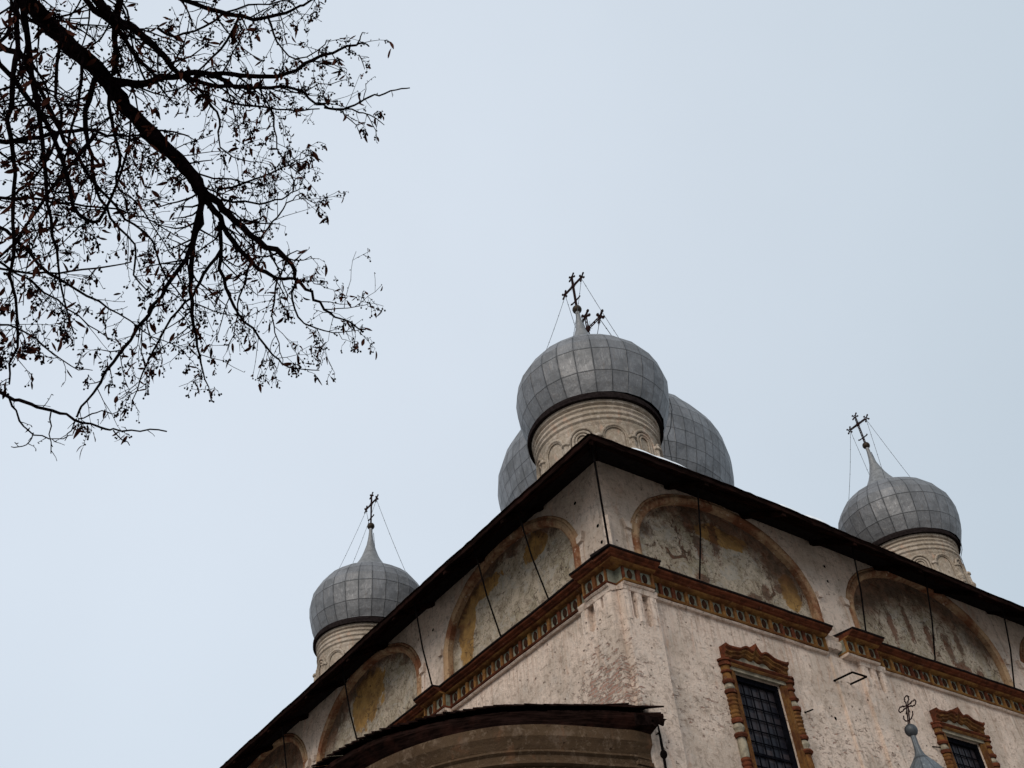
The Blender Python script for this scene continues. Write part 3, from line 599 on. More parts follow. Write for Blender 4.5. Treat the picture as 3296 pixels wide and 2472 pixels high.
# ---- eaves, soffit, roof
EO = 1.43
EZ = {'R': [(-1.43, 16.94), (1.48, 17.03), (3.2, 17.10), (7.15, 17.06), (15.5, 16.94), (WX + 1.43, 16.98)],
      'L': [(-1.43, 16.94), (6.2, 17.03), (12.3, 17.07), (20.0, 17.12), (WY + 1.43, 17.1)]}
def ez(side, u):
    pl = EZ[side]
    for (a, b), (c_, d) in zip(pl, pl[1:]):
        if u <= c_: return b + (d - b) * max(0, (u - a)) / (c_ - a)
    return pl[-1][1]
for side, W in (('R', WX), ('L', WY)):
    mb = MB(); nb_ = 7
    # boards run along the eaves, lapped, in uneven lengths
    for b in range(nb_):
        n0 = EO - 0.02 - b * (EO / nb_); n1 = n0 - EO / nb_ + 0.012
        u = -n0 if b < 99 else 0
        end = W + n1
        while u < end - .01:
            ue = min(u + rnd.uniform(2.2, 5.0), end)
            if end - ue < .8: ue = end
            dz = rnd.uniform(-.025, .012); us = [u + (ue - u) * q / 4 for q in range(5)]; us[-1] -= .01
            vs = []
            for x in us:
                for (n_, t) in ((n0, 0), (n1, 0), (n1, .03), (n0, .03)):
                    s_ = (EO - n_) / EO; xx = max(x, -n_)
                    z = ez(side, xx) - .11 + (ZT + .02 - ez(side, xx) + .11) * s_ + dz + t
                    vs.append(P(side, xx, n_, z))
            mb.add(vs, [(i * 4 + q, i * 4 + (q + 1) % 4, (i + 1) * 4 + (q + 1) % 4, (i + 1) * 4 + q) for i in range(4) for q in range(4)] + [(0, 1, 2, 3), (16, 17, 18, 19)])
            u = ue
    mb.build('soffit', 'wood', cath)
    # fascia board + tin drip edge
    mb = MB(); us = [-EO] + [i * .2 for i in range(-6, int((W + EO) / .2))] + [W + EO]; vs = []
    for u in us:
        z = ez(side, u) + .035 * mnoise.noise(Vector((u * .7, 1, 1))) + .03 * mnoise.noise(Vector((u * 4.1, 5, 1)))
        e = 0.0
        for (n_, z_) in ((EO - .05, z - .13), (EO - .005, z - .135), (EO, z - .01), (EO + .04, z - .005), (EO + .04, z + .012), (EO - .05, z + .03)):
            vs.append(P(side, max(u, -n_) if u < 0 else u, n_, z_))
    mb.add(vs, [(i * 6 + q, i * 6 + (q + 1) % 6, (i + 1) * 6 + (q + 1) % 6, (i + 1) * 6 + q) for i in range(len(us) - 1) for q in range(6)])
    mb.build('fascia', 'wood', cath)
    # brackets (rafter feet)
    u = 2.3
    while u < W - .5:
        mb = MB()
        a = P(side, u - .06, EO - .06, ez(side, u) - .20); zz = ez(side, u)
        vs = []
        for du in (-.06, .06):
            vs += [P(side, u + du, EO - .04, zz - .13), P(side, u + du, EO - .04, zz - .23), P(side, u + du, 0.02, ZT - .24), P(side, u + du, 0.02, ZT - .03)]
        mb.add(vs, [(0, 1, 2, 3), (7, 6, 5, 4), (0, 4, 5, 1), (1, 5, 6, 2), (2, 6, 7, 3), (3, 7, 4, 0)])
        u += 2.75; mb.build('rafter_end', 'wood', cath)
# corner hip rafter
mb = MB(); mb.tube([(-EO + .08, -EO + .08, 16.78), (0.0, 0.0, ZT - .12)], 0.07, 4); mb.build('rafter_end', 'wood', cath)
# roof skin, hipped
mb = MB(); SL = 0.50; rg = 11.0
def rp(x, y, d): return (x, y, 16.99 + 0.03 + d * SL)
us = 40; 
ringv = []
for d in (0.0, 0.6, 3.0, 7.0, rg):
    x0, y0, x1, y1 = -EO + d, -EO + d, WX + EO - d, WY + EO - d; r_ = []
    for q in range(us): r_.append((x0 + (x1 - x0) * q / us, y0, d, 'R'))
    for q in range(us): r_.append((x1, y0 + (y1 - y0) * q / us, d, 'x'))
    for q in range(us): r_.append((x1 - (x1 - x0) * q / us, y1, d, 'x'))
    for q in range(us): r_.append((x0, y1 - (y1 - y0) * q / us, d, 'L'))
    ringv.append([(x, y, (ez('R', x) if s_ == 'R' else ez('L', y) if s_ == 'L' else 17.0) * max(0, 1 - d / 3) + 17.0 * min(1, d / 3) + .02 + d * SL) for (x, y, d_, s_) in r_])
vs = [p for r_ in ringv for p in r_]; M4 = 4 * us
mb.add(vs, [(i * M4 + q, i * M4 + (q + 1) % M4, (i + 1) * M4 + (q + 1) % M4, (i + 1) * M4 + q) for i in range(len(ringv) - 1) for q in range(M4)] + [tuple(range(4 * M4, 5 * M4))])
mb.build('roof', 'tin', cath)

# ---- tie rods from the eaves to the cornice
rods = [('R', 2.27, .52), ('R', 8.03, .7), ('R', 11.22, .45), ('R', 14.9, .45), ('L', 1.95, .45), ('L', 4.0, .45), ('L', 7.05, .62), ('L', 11.43, .45), ('L', 15.6, .6), ('L', 20.0, .5)]
for side, u, n in rods:
    mb = MB(); du = rnd.uniform(-.04, .04)
    mid_ = P(side, u + du * .5 + rnd.uniform(-.02, .02), (1.10 + n) / 2 + .02, 15.7)
    mb.tube([P(side, u + du, 1.12, ez(side, u) + .05), mid_, P(side, u, n - .02, ZC - .02)], 0.024, 6); mb.build('tie_rod', 'black', cath)
mb = MB(); mb.tube([(-1.12, -1.12, 16.95), (-.62, -.62, 14.6)], 0.03, 6); mb.build('tie_rod', 'black', cath)
mb = MB(); mb.tube([(-.075, -.075, 14.62), (-.06, -.06, 15.9)], .13, 5); mb.build('corner_pier', 'plaster_plain', cath)

# ---- iron fittings on the right wall
mb = MB(); zz = 13.28
fr = [Vector((6.98, .01, zz)), Vector((7.02, -.58, zz - .02)), Vector((7.56, -.58, zz - .02)), Vector((7.52, .01, zz))]
for a, b in ((0, 1), (1, 2), (2, 3)): mb.tube([fr[a], fr[b]], 0.026, 4)
mb.tube([fr[0], fr[3]], 0.016, 4)
mb.build('wall_bracket', 'black', cath)
mb = MB(); mb.tube([(.27, -.28, 10.66), (.26, -.30, 10.4), (.26, -.30, 10.1), (.25, -.30, 9.0)], [.018, .03, .035, .03], 6)
mb.sphere((.26, -.31, 10.04), .075, 8, 6, (1, 1, 1.3)); mb.tube([(.26, -.15, 10.5), (.26, -.30, 10.5)], .015, 4); mb.tube([(.26, -.15, 9.7), (.26, -.30, 9.7)], .015, 4)
mb.build('shutter_bar', 'black', cath)
for a, b in (((5.47, 0, 12.12), (5.62, -.16, 12.17)), ((10.3, 0, 12.17), (10.52, -.1, 12.15))):
    mb = MB(); mb.tube([a, b], 0.018, 5); mb.build('iron_hook', 'black', cath)

# ------------------------------------------------------------------ drums and onion domes
HD, HB = 25.45, 29.83
PROF = [(.845, -.58), (.90, -.47), (.955, -.32), (.987, -.15), (1.0, .02), (.967, .19), (.885, .343), (.77, .485), (.665, .56), (.55, .62), (.44, .665)]
PV = [0.05, .75, 1.5, 2, 2.5, 3, 4, 4.7, 5]
def onion_prof(kind):
    if kind == 'small': return PROF, [0.0, .4, 1, 1.5, 2, 2.5, 3, 3.5, 4, 4.5, 5]
    # the big dome carries many more, smaller plates
    out = []; vv = []; rows = 13
    for i in range(rows + 1):
        t = i / rows * (len(PROF) - 1); a = min(int(t), len(PROF) - 2); f = t - a
        p0 = PROF[max(a - 1, 0)]; p1 = PROF[a]; p2 = PROF[a + 1]; p3 = PROF[min(a + 2, len(PROF) - 1)]
        cr = [0.5 * ((2 * p1[q]) + (-p0[q] + p2[q]) * f + (2 * p0[q] - 5 * p1[q] + 4 * p2[q] - p3[q]) * f * f + (-p0[q] + 3 * p1[q] - 3 * p2[q] + p3[q]) * f ** 3) for q in (0, 1)]
        out.append(tuple(cr)); vv.append(i * 1.0)
    return out, vv
SP = [(.46, .655), (.40, .70), (.33, .775), (.26, .88), (.20, .98), (.148, 1.09), (.11, 1.20), (.07, 1.33), (.045, 1.48), (.033, 1.6), (.032, 1.72)]

def cross_part(parent, s, R, zb, mat='iron', lattice=False):
    """fretted cross with trefoil ends, arms along Y, standing on a ball; s scales lengths"""
    mb = MB(); z0 = 0; t = (.046 if s < 1.5 else .028) * s
    def bar(p, q, r=t):
        p = Vector((0, p[0], p[1])); q = Vector((0, q[0], q[1])); d = (q - p).normalized(); nrm = Vector((0, -d.z, d.y)) * (.034 * s)
        mb.tube([p + nrm, q + nrm], r * .55, 4); mb.tube([p - nrm, q - nrm], r * .55, 4)
        k = max(2, int((q - p).length / (.10 * s)))
        for i in range(k):
            a = p + (q - p) * (i / k); b = p + (q - p) * ((i + 1) / k)
            mb.tube([a + nrm * (1 if i % 2 else -1), b - nrm * (1 if i % 2 else -1)], r * .33, 4)
    H, C, A = 1.88 * s, 1.28 * s, .56 * s
    bar((0, .10 * s), (0, C)); bar((0, C), (0, H - .18 * s)); bar((-A + .1 * s, C), (0, C)); bar((0, C), (A - .1 * s, C))
    def trefoil(y, z, dy, dz):
        c = Vector((0, y, z)); d = Vector((0, dy, dz)); n = Vector((0, -dz, dy))
        ring = [c + (d * math.cos(q) + n * math.sin(q)) * .055 * s for q in [2 * PI * i / 8 for i in range(9)]]
        mb.tube(ring, .03 * s, 4)
        for v in (d + n, d - n, n - d * .5, -n - d * .5) if True else ():
            v = v.normalized(); e = c + v * .13 * s
            mb.tube([c + v * .05 * s, e], .03 * s, 4)
            cc = e + v * .03 * s; mb.tube([cc + (d * math.cos(q) + n * math.sin(q)) * .030 * s for q in [2 * PI * i / 6 for i in range(7)]], .026 * s, 4)
    trefoil(0, H - .12 * s, 0, 1); trefoil(-A + .04 * s, C, -1, 0); trefoil(A - .04 * s, C, 1, 0)
    for sg in (-1, 1):                      # small curled lower arms
        mb.tube([(0, 0, .45 * s), (0, sg * .12 * s, .47 * s), (0, sg * .22 * s, .44 * s + .03 * s), (0, sg * .27 * s, .49 * s), (0, sg * .23 * s, .53 * s)], [.03 * s, .03 * s, .03 * s, .03 * s, .02 * s], 5)
    mb.lathe([(.0, -.03), (.085 * s, -.02), (.085 * s, .02), (0, .03)], 10, (0, 0, 0), cap=False) if False else None
    mb.sphere((0, 0, C), .11 * s, 10, 6, (.5, 1, 1))
    for i in range(16):                     # rays between the arms
        q = 2 * PI * (i + .5) / 16; l = (.24 if i % 2 else .19) * s
        mb.tube([(0, math.cos(q) * .07 * s, C + math.sin(q) * .07 * s), (0, math.cos(q) * l, C + math.sin(q) * l)], [.007 * s, .003 * s], 3)
    o = mb.build('cross', mat, parent, loc=(0, 0, zb)); return o

def make_drum(R, kind):
    r = .775 * R; zt = -.66 * R; H = 6.0 * R / 2.58 + (1.5 if kind == 'big' else 0)
    prof = [(r, zt - H)]
    mb = MB(); rr = R / 2.58
    z = zt
    prof = [(r * 1.05, zt), (r * 1.045, zt - .16 * rr)]
    for d in (.22, .42, .62):
        prof += [(r * 1.0, zt - d * rr + .02 * rr), (r * (1.032 - d * .03), zt - (d + .05) * rr), (r * (1.034 - d * .03), zt - (d + .10) * rr), (r * (1.01 - d * .04), zt - (d + .15) * rr)]
    prof += [(r * .985, zt - .85 * rr), (r * .97, zt - .95 * rr), (r * .985, zt - H)]
    mb.lathe(prof, 72, cap=True); d = mb.build('drum', 'drum', None, smooth=False)
    k = MB(); k.lathe([(.70 * R, -.58 * R), (.845 * R, -.585 * R), (.864 * R, -.62 * R), (.862 * R, -.685 * R), (.74 * R, -.675 * R)], 56, cap=False); k.build('skirt', 'skirt', d)
    # blind arcade: twelve round arches, every other one double-ringed
    nA = 12 if kind != 'big' else 16; rb = r * .985; base = zt - .95 * rr
    for i in range(nA):
        ar = MB(); ac = 2 * PI * (i + .15) / nA; hw = PI / nA * .80; rise = hw * rb
        def arch(hwid, rad, o_):
            pts = []; zs = base - rise - .06 * rr
            for q in range(0, 13):
                t = PI * q / 12; a = ac - hwid * math.cos(t)
                pts.append(((rb + o_) * math.cos(a), (rb + o_) * math.sin(a), zs + hwid * rb * math.sin(t)))
            a0, a1 = ac - hwid, ac + hwid
            pts = [((rb + o_) * math.cos(a0), (rb + o_) * math.sin(a0), zs - 2.6 * rr)] + pts + [((rb + o_) * math.cos(a1), (rb + o_) * math.sin(a1), zs - 2.6 * rr)]
            ar.tube(pts, rad, 6)
        arch(hw, .055 * rr, .02 * rr)
        if i % 2: arch(hw * .70, .05 * rr, .0); arch(hw * .45, .035 * rr, 0)
        else: arch(hw * .86, .03 * rr, .0)
        ar.build('arch_moulding', 'drum', d, smooth=True)
    for i in range(nA):
        cl = MB(); ac = 2 * PI * (i + .65) / nA; c = ((rb + .05 * rr) * math.cos(ac), (rb + .05 * rr) * math.sin(ac), 0)
        z1 = base - rb * PI / nA * .80 - .05 * rr
        p = [(.13, 0), (.15, -.04), (.15, -.10), (.09, -.13), (.09, -.45), (.13, -.52), (.17, -.60), (.13, -.70), (.08, -.76), (.14, -.80), (.14, -.86), (.09, -.9), (.09, -2.6)]
        cl.lathe([(a * rr, z1 + b * rr) for a, b in p], 8, c, cap=False); cl.build('colonnette', 'drum', d, smooth=False)
    return d

def make_dome(R, kind):
    prof, vv = onion_prof(kind); seg = 28 if kind == 'small' else 60
    mb = MB(); P_ = []
    mb.lathe([(a * R, b * R) for a, b in prof], seg, uvn=(seg, vv), cap=False)
    # hand-beaten plates: nothing is perfectly round
    sd_ = 3.0 if kind == 'small' else 9.0
    mb.v = [tuple(Vector(p) * (1 + .011 * mnoise.noise(Vector(p) * 1.7 + Vector((sd_, 0, 0))))) for p in mb.v]
    d = mb.build('dome', 'zinc' if kind == 'small' else 'zinc_fine', None, smooth=False)
    s = MB(); s.lathe([(a * R, (b if kind == 'small' else .655 + (b - .655) * .72) * R) for a, b in SP], 20, cap=False); s.build('spire', 'spire', d, smooth=True)
    for z_, r_ in ((1.26, .15), (.905, .362)):
        pass
    b = MB(); rb = (.068 if kind == 'small' else .055) * R; zb = 4.5 * R / 2.58 - (1.66 if kind == 'big' else 0)
    b.sphere((0, 0, zb), rb, 16, 10); b.build('ball', 'bronze', d, smooth=True)
    sc_ = 1.0 if kind == 'small' else 2.0
    cross_part(d, sc_, R, zb)
    A, C = .50 * sc_, 1.22 * sc_
    for sy in (-1, 1):
        for sx in (-1, 1):
            w_ = MB(); a = Vector((0, sy * A, zb + C)); ph = math.atan2(sy * .75, sx * 1.0)
            e = Vector((math.cos(ph) * .69 * R, math.sin(ph) * .69 * R, .54 * R)); pts = []
            for i in range(13):
                t = i / 12; p = a.lerp(e, t); p.z -= .10 * sc_ * math.sin(PI * t); pts.append(p)
            w_.tube(pts, .009 * sc_, 4)
            for i in range(1, 12, 2): w_.tube([pts[i] - (pts[i + 1] - pts[i]) * .07, pts[i], pts[i] + (pts[i + 1] - pts[i]) * .07], [.004, .022 * sc_, .004], 4)
            w_.build('guy_chain', 'chain', d)
    # lightning wire laid over the sheets and down past the drum
    cw = MB(); ph = -.55; pts = []
    for (a, z) in [(.05, 1.6), (.07, 1.36), (.10, 1.14), (.20, .88), (.47, .69), (.60, .62), (.79, .50), (.91, .36), (1.0, .2), (1.03, 0), (1.02, -.2), (.95, -.5), (.89, -.62), (.875, -1.2), (.87, -2.4)]:
        q = ph + .05 * math.sin(z * 5); pts.append((math.cos(q) * a * R, math.sin(q) * a * R, z * R))
    cw.tube(pts, .014 * (1 if kind == 'small' else 1.5), 4); cw.build('lightning_wire', 'chain', d)
    return d
def put(o, parent, loc, sc=1.0, rz=0.0, first=True):
    if not first:
        c = o.copy(); COL.objects.link(c)
        for ch in o.children: h = ch.copy(); COL.objects.link(h); h.parent = c
        o = c
    o.parent = parent; o.location = loc; o.scale = (sc, sc, sc); o.rotation_euler = (0, 0, rz); return o
dm = make_dome(2.58, 'small'); dr = make_drum(2.58, 'small')
SPOTS = [(4.60, 4.55, 25.23, 1.025), (4.70, 20.64, 25.42, .995), (21.04, 4.64, 25.50, .947), (21.0, 20.7, 25.4, 0.97)]
for i, (x, y, zb, sc_) in enumerate(SPOTS):
    dd_ = put(dm, cath, (x, y, zb), sc_, 0.0, i == 0); dd_.scale.z = sc_ * (1.035 if i == 2 else 1.0); put(dr, cath, (x - .09, y + .06, zb), sc_, [0.0, .35, .12, 0][i], i == 0)
RC = 5.34; HDC = 29.8
dmc = make_dome(RC, 'big'); put(dmc, cath, (12.8, 12.5, HDC)); drc = make_drum(RC, 'big'); put(drc, cath, (12.8, 12.5, HDC))

# ------------------------------------------------------------------ apse
eave = [(.12, -.68), (-.23, -.5), (-1.13, -.15), (-1.97, .25), (-2.58, .55), (-2.96, .8), (-3.46, 1.27), (-3.9, 1.76), (-4.18, 2.24), (-4.57, 2.93), (-4.75, 3.6), (-4.86, 4.3), (-4.93, 5.1), (-4.95, 5.8)]
eave += [(x, 11.6 - y) for x, y in eave[::-1][1:-1]]
wall = [(-.02, -.16), (-.42, -.17), (-.75, -.08), (-1.99, .29), (-2.8, .70), (-3.3, 1.17), (-3.72, 1.77), (-4.03, 2.45), (-4.24, 3.2), (-4.36, 4.1), (-4.42, 5.0), (-4.44, 5.8)]
wall += [(x, 11.6 - y) for x, y in wall[::-1][1:]]
def dense(pl, k=5):
    out_ = []
    for i in range(len(pl) - 1):
        p0, p1, p2, p3 = [Vector(pl[max(0, min(len(pl) - 1, i + q))]) for q in (-1, 0, 1, 2)]
        for j in range(k):
            f = j / k; out_.append(0.5 * ((2 * p1) + (-p0 + p2) * f + (2 * p0 - 5 * p1 + 4 * p2 - p3) * f * f + (-p0 + 3 * p1 - 3 * p2 + p3) * f ** 3))
    out_.append(Vector(pl[-1])); return out_
W2 = dense(wall); E2 = dense(eave)
def nrm2(pl, i):
    t = (pl[min(i + 1, len(pl) - 1)] - pl[max(i - 1, 0)]).normalized(); return Vector((-t.y, t.x)) * -1 if False else Vector((-t.y, t.x))
ZE, ZW = 10.85, 10.30
def wsweep(mb, prof, pl=W2, i0=0, i1=None, mi=0):
    sub = list(range(i0, i1 or len(pl))); k = len(prof); vs = []
    for i in sub:
        n = nrm2(pl, i); n = -n if n.dot(pl[i] - Vector((0, 5.8))) < 0 else n
        for (o_, z) in prof: vs.append((pl[i].x + n.x * o_, pl[i].y + n.y * o_, z))
    mb.add(vs, [(i * k + q, i * k + (q + 1), (i + 1) * k + (q + 1), (i + 1) * k + q) for i in range(len(sub) - 1) for q in range(k - 1)], mi)
mb = MB()
wsweep(mb, [(.16, ZW + .1), (.16, ZW - .12), (.10, ZW - .2), (.02, ZW - .34), (.06, ZW - .36), (.07, ZW - .40), (.0, ZW - .44), (0.0, ZW - .56), (.07, ZW - .58), (.08, ZW - .63), (.0, ZW - .66), (-.05, ZW - .67), (-.05, ZW - .86), (.0, ZW - .87), (.05, ZW - .89), (.05, ZW - .94), (.0, ZW - .98), (.0, ZW - 1.1), (.03, ZW - 1.12), (.03, ZW - 1.17), (-.02, ZW - 1.2), (-.02, 0)])
aps = mb.build('apse', 'apse', cath, smooth=False)
mb = MB(); acc = 0.0
for i in range(2, len(W2) - 1):                                       # dog-tooth course
    a, b = W2[i], W2[i + 1]; L_ = (b - a).length; k = max(1, round(L_ / .17)); n = nrm2(W2, i); n = -n if n.dot(a - Vector((0, 5.8))) < 0 else n
    for q in range(k):
        p = a.lerp(b, (q + .1) / k); r_ = a.lerp(b, (q + .9) / k); mdl = (p + r_) / 2 + n * .05
        p = p - n * .05; r_ = r_ - n * .05; z0, z1 = ZW - .84, ZW - .70
        mb.add([(p.x, p.y, z0), (mdl.x, mdl.y, z0), (r_.x, r_.y, z0), (p.x, p.y, z1), (mdl.x, mdl.y, z1), (r_.x, r_.y, z1)], [(0, 1, 4, 3), (1, 2, 5, 4), (0, 2, 1), (3, 4, 5)])
mb.build('dogtooth_course', 'apse', aps)
mb = MB(); mb.box((-.36, -.22, 0), (-.005, .3, ZW + .05)); mb.box((-.40, -.26, ZW - .55), (.0, .3, ZW - .47)); mb.box((-.42, -.28, ZW - .98), (.0, .3, ZW - .88)); mb.build('pier', 'apse', aps)
# roof of radiating boards whose lapped ends stand proud one over the other
mb = MB(); cum = [0.0]
for i in range(1, len(E2)): cum.append(cum[-1] + (E2[i] - E2[i - 1]).length)
def at(pl, cumv, s):
    for i in range(len(cumv) - 1):
        if s <= cumv[i + 1]: return pl[i].lerp(pl[i + 1], (s - cumv[i]) / (cumv[i + 1] - cumv[i] + 1e-9))
    return pl[-1]
tot = cum[-1]; nB = int(tot / .205)
RS = .30
for i in range(nB):
    s0 = tot * i / nB - .02; s1 = tot * (i + 1) / nB + .035; a = at(E2, cum, max(0, s0)); b = at(E2, cum, min(tot, s1))
    ia = Vector((max(min(a.x * .03, -0.02), -.4), 5.8 + (a.y - 5.8) * .42)); ib = Vector((max(min(b.x * .03, -0.02), -.4), 5.8 + (b.y - 5.8) * .42))
    if a.y < .3 : ia = Vector((-.02, max(a.y, 0.02))) if a.x > -1.2 else Vector((-.02, a.y * .5 + .55))
    lf = .012 + .038 * max(0.0, min(1.0, (a.y - .3) / 1.5)); o_ = rnd.uniform(0, .02 + lf * .5); dirn = (a - ia).normalized(); a = a + dirn * o_; b = b + dirn * o_
    for lay in range(2):
        if lay == 1: a = a - dirn * .10; b = b - dirn * .10
        za = ZE - lay * .10; lift = lf if lay == 0 else .0
        ha = (Vector(ia) - a).length * RS; hb = (ib - b).length * RS; th = .035
        vs = [(a.x, a.y, za), (b.x, b.y, za + lift), (ib.x, ib.y, za + hb + lift), (ia.x, ia.y, za + ha)]
        mb.add(vs + [(x, y, z + th) for x, y, z in vs], [(0, 3, 2, 1), (4, 5, 6, 7), (0, 1, 5, 4), (1, 2, 6, 5), (2, 3, 7, 6), (3, 0, 4, 7)])
mb.build('apse_roof', 'plank', aps, fix=True)
# dark board soffit
mb = MB(); k = 60; vs = []
cw_ = [0.0]
for i in range(1, len(W2)): cw_.append(cw_[-1] + (W2[i] - W2[i - 1]).length)
for i in range(k + 1):
    a = at(E2, cum, tot * i / k); b = at(W2, cw_, cw_[-1] * i / k); a = a + (b - a) * .06
    vs += [(a.x, a.y, ZE - .115), (a.x, a.y, ZE - .20), (b.x, b.y, ZW + .02)]
mb.add(vs, [(i * 3 + q, i * 3 + q + 1, i * 3 + 4 + q, i * 3 + 3 + q) for i in range(k) for q in (0, 1)])
mb.build('apse_soffit', 'wood', aps)
# scalloped tin end piece with a round hole
mb = MB(); out2 = [(-.62, 10.62), (.24, 10.66), (.16, 10.60), (.12, 10.50), (.02, 10.52), (-.06, 10.46), (-.12, 10.44), (-.20, 10.47), (-.28, 10.42), (-.62, 10.38)]
hol = [(-.17 + .035 * math.cos(q), 10.54 + .035 * math.sin(q)) for q in [2 * PI * i / 10 for i in range(10)]]
tri = tessellate_polygon([[Vector((a, b, 0)) for a, b in out2], [Vector((a, b, 0)) for a, b in hol[::-1]]]); fl = out2 + hol[::-1]
for yy in (-.60, -.56): mb.add([(a, yy, b) for a, b in fl], [tuple(t) for t in tri])
kk = len(out2); mb.add([(a, -.60, b) for a, b in out2] + [(a, -.56, b) for a, b in out2], [(q, (q + 1) % kk, kk + (q + 1) % kk, kk + q) for q in range(kk)])
mb.build('scalloped_board', 'plank', aps, fix=False)
# broken brick and dry moss left on the ledge above the apse roof
mb = MB()
for i in range(90):
    y = rnd.uniform(.05, 1.7); z = 10.85 + .25 + rnd.uniform(0, .42) * (1 - abs(y - .8) / 1.2); x = -.02 - rnd.uniform(0, .10)
    a = [rnd.uniform(.02, .06) for _ in range(3)]; q = rnd.uniform(-.5, .5)
    vs = []
    for dx in (-1, 1):
        for dy in (-1, 1):
            for dz in (-1, 1): vs.append((x + dx * a[0], y + dy * a[1] * 1.3 + dz * q * .03, z + dz * a[2] * .7 + rnd.uniform(-.01, .01)))
    mb.add(vs, [(0, 1, 3, 2), (4, 6, 7, 5), (0, 4, 5, 1), (2, 3, 7, 6), (0, 2, 6, 4), (1, 5, 7, 3)])
mb.build('broken_brick', simple('burnt_brick', (0.075, 0.042, 0.032), .95, 0, .7, 5), cath)

# ------------------------------------------------------------------ snow left along the edge of the roof
def snow(name, u0, u1, w, h, label):
    mb = MB(); nu, nn = 40, 8; vs = []
    for i in range(nu + 1):
        t = i / nu; u = u0 + (u1 - u0) * t
        env = math.sin(PI * t) ** .45 * (1 + .35 * mnoise.noise(Vector((u * 2.3, u0, 0))))
        for j in range(nn + 1):
            q = j / nn; n_ = EO + .015 - q * w * (0.75 + .3 * env); d = EO - n_
            z = ez('R', u) + .025 + d * SL + h * env * math.sin(PI * min(1, q + .02)) ** .55
            vs.append((u, -n_, z))
    mb.add(vs, [(i * (nn + 1) + j, (i + 1) * (nn + 1) + j, (i + 1) * (nn + 1) + j + 1, i * (nn + 1) + j + 1) for i in range(nu) for j in range(nn)])
    o = mb.build('snow_patch', 'snow', None, smooth=True, fix=False); o['label'] = label; o['category'] = 'snow'; o['group'] = 'snow left on the roof edge'
snow('a', -.35, 1.9, .7, .23, 'long thin white strip of snow on the roof edge below the nearest drum')
snow('b', 5.0, 5.75,   .5, .22, 'small snow lump on the roof edge left of the right-hand dome')
snow('c', 6.0, 6.9,   .5, .24, 'small snow lump on the roof edge, closest to the right-hand dome')

# ------------------------------------------------------------------ porch with its little cupola in front of the right wall
CY = -3.0; CX = 4.86
por = thing('porch', 'small porch before the right wall topped by a grey cupola with ball and fretted cross', 'porch', (CX, CY, 0))
mb = MB(); mb.box((-1.6, -1.6, 0), (1.6, 2.98, 4.6)); mb.box((-1.7, -1.7, 4.4), (1.7, 2.98, 4.6 + .04)); mb.build('porch_wall', 'plaster_plain', por)
mb = MB(); mb.box((-.55, -1.62, 0), (.55, -1.59, 2.4)); mb.build('door', 'wood', por)
mb = MB(); mb.add([(-1.9, -1.9, 4.66), (1.9, -1.9, 4.66), (1.9, 2.98, 4.66), (-1.9, 2.98, 4.66), (0, 0, 7.0), (0, 2.98, 6.6)], [(0, 1, 4), (1, 2, 5, 4), (3, 0, 4, 5), (0, 3, 2, 1), (2, 3, 5)]); mb.build('porch_roof', 'tin', por)
mb = MB(); mb.lathe([(.30, 6.2), (.30, 8.05), (.36, 8.07), (.36, 8.16), (.30, 8.2)], 20); mb.build('lantern_drum', 'spire', por)
mb = MB(); pr = [(.30, 8.2), (.42, 8.4), (.50, 8.65), (.53, 8.92), (.50, 9.15), (.42, 9.36), (.30, 9.55), (.18, 9.70), (.105, 9.80), (.072, 9.90), (.060, 10.02), (.055, 10.25)]
mb.lathe(pr, 12, uvn=(12, [0, .98, 1.5, 2, 2.5, 3.0, 3.6, 4.0, 4.05, 4.1, 4.2, 4.3]), cap=False); cu = mb.build('cupola', 'cupola', por, smooth=False)
mb = MB(); mb.sphere((0, 0, 10.33), .135, 18, 12); mb.build('ball', 'cupola', cu, smooth=True)
mb = MB(); z0 = 10.46; c0 = z0 + .40
def loop(pts, r=.016): mb.tube([Vector((0, a, b)) for a, b in pts], r, 5)
loop([(.02, z0 - .04), (.022, c0)], .015); loop([(-.02, z0 - .04), (-.022, c0)], .015)
for q0 in (0, PI / 2, PI):
    ca, sa = math.cos(q0), math.sin(q0); rl = .26
    shape = [(.03, .022), (.10, .024), (.13, .06), (.165, .045), (.185, .065), (.21, .045), (.235, .0), (.21, -.045), (.185, -.065), (.165, -.045), (.13, -.06), (.10, -.024), (.03, -.022)]
    loop([(ca * a - sa * b, c0 + sa * a + ca * b) for a, b in shape], .015)
for i in range(8):
    q = PI / 4 * i + PI / 8; loop([(0, c0), (math.cos(q) * .15, c0 + math.sin(q) * .17)], .011)
for sg in (-1, 1): loop([(0, z0 + .08), (sg * .07, z0 + .10), (sg * .12, z0 + .17), (sg * .12, z0 + .24)], .015)
mb.v = [(x + .20 * (z - z0), y - .13 * (z - z0), z) for x, y, z in mb.v]; mb.build('cross', 'iron', cu)

# ------------------------------------------------------------------ lime tree
def at_px(x, y, d):
    """point seen at (x, y) of a 2212 x 1659 picture, d metres from the camera"""
    v = F + RT * ((x * 1.49 - 1648) / 3359.07) + UP * ((1236 - y * 1.49) / 3359.07)
    return CAM + v.normalized() * d
TB = Vector((-17.3, -8.9, 0))
tree = thing('lime_tree', 'bare dark lime tree branches hung with dry bracts and small round fruits', 'tree', TB)
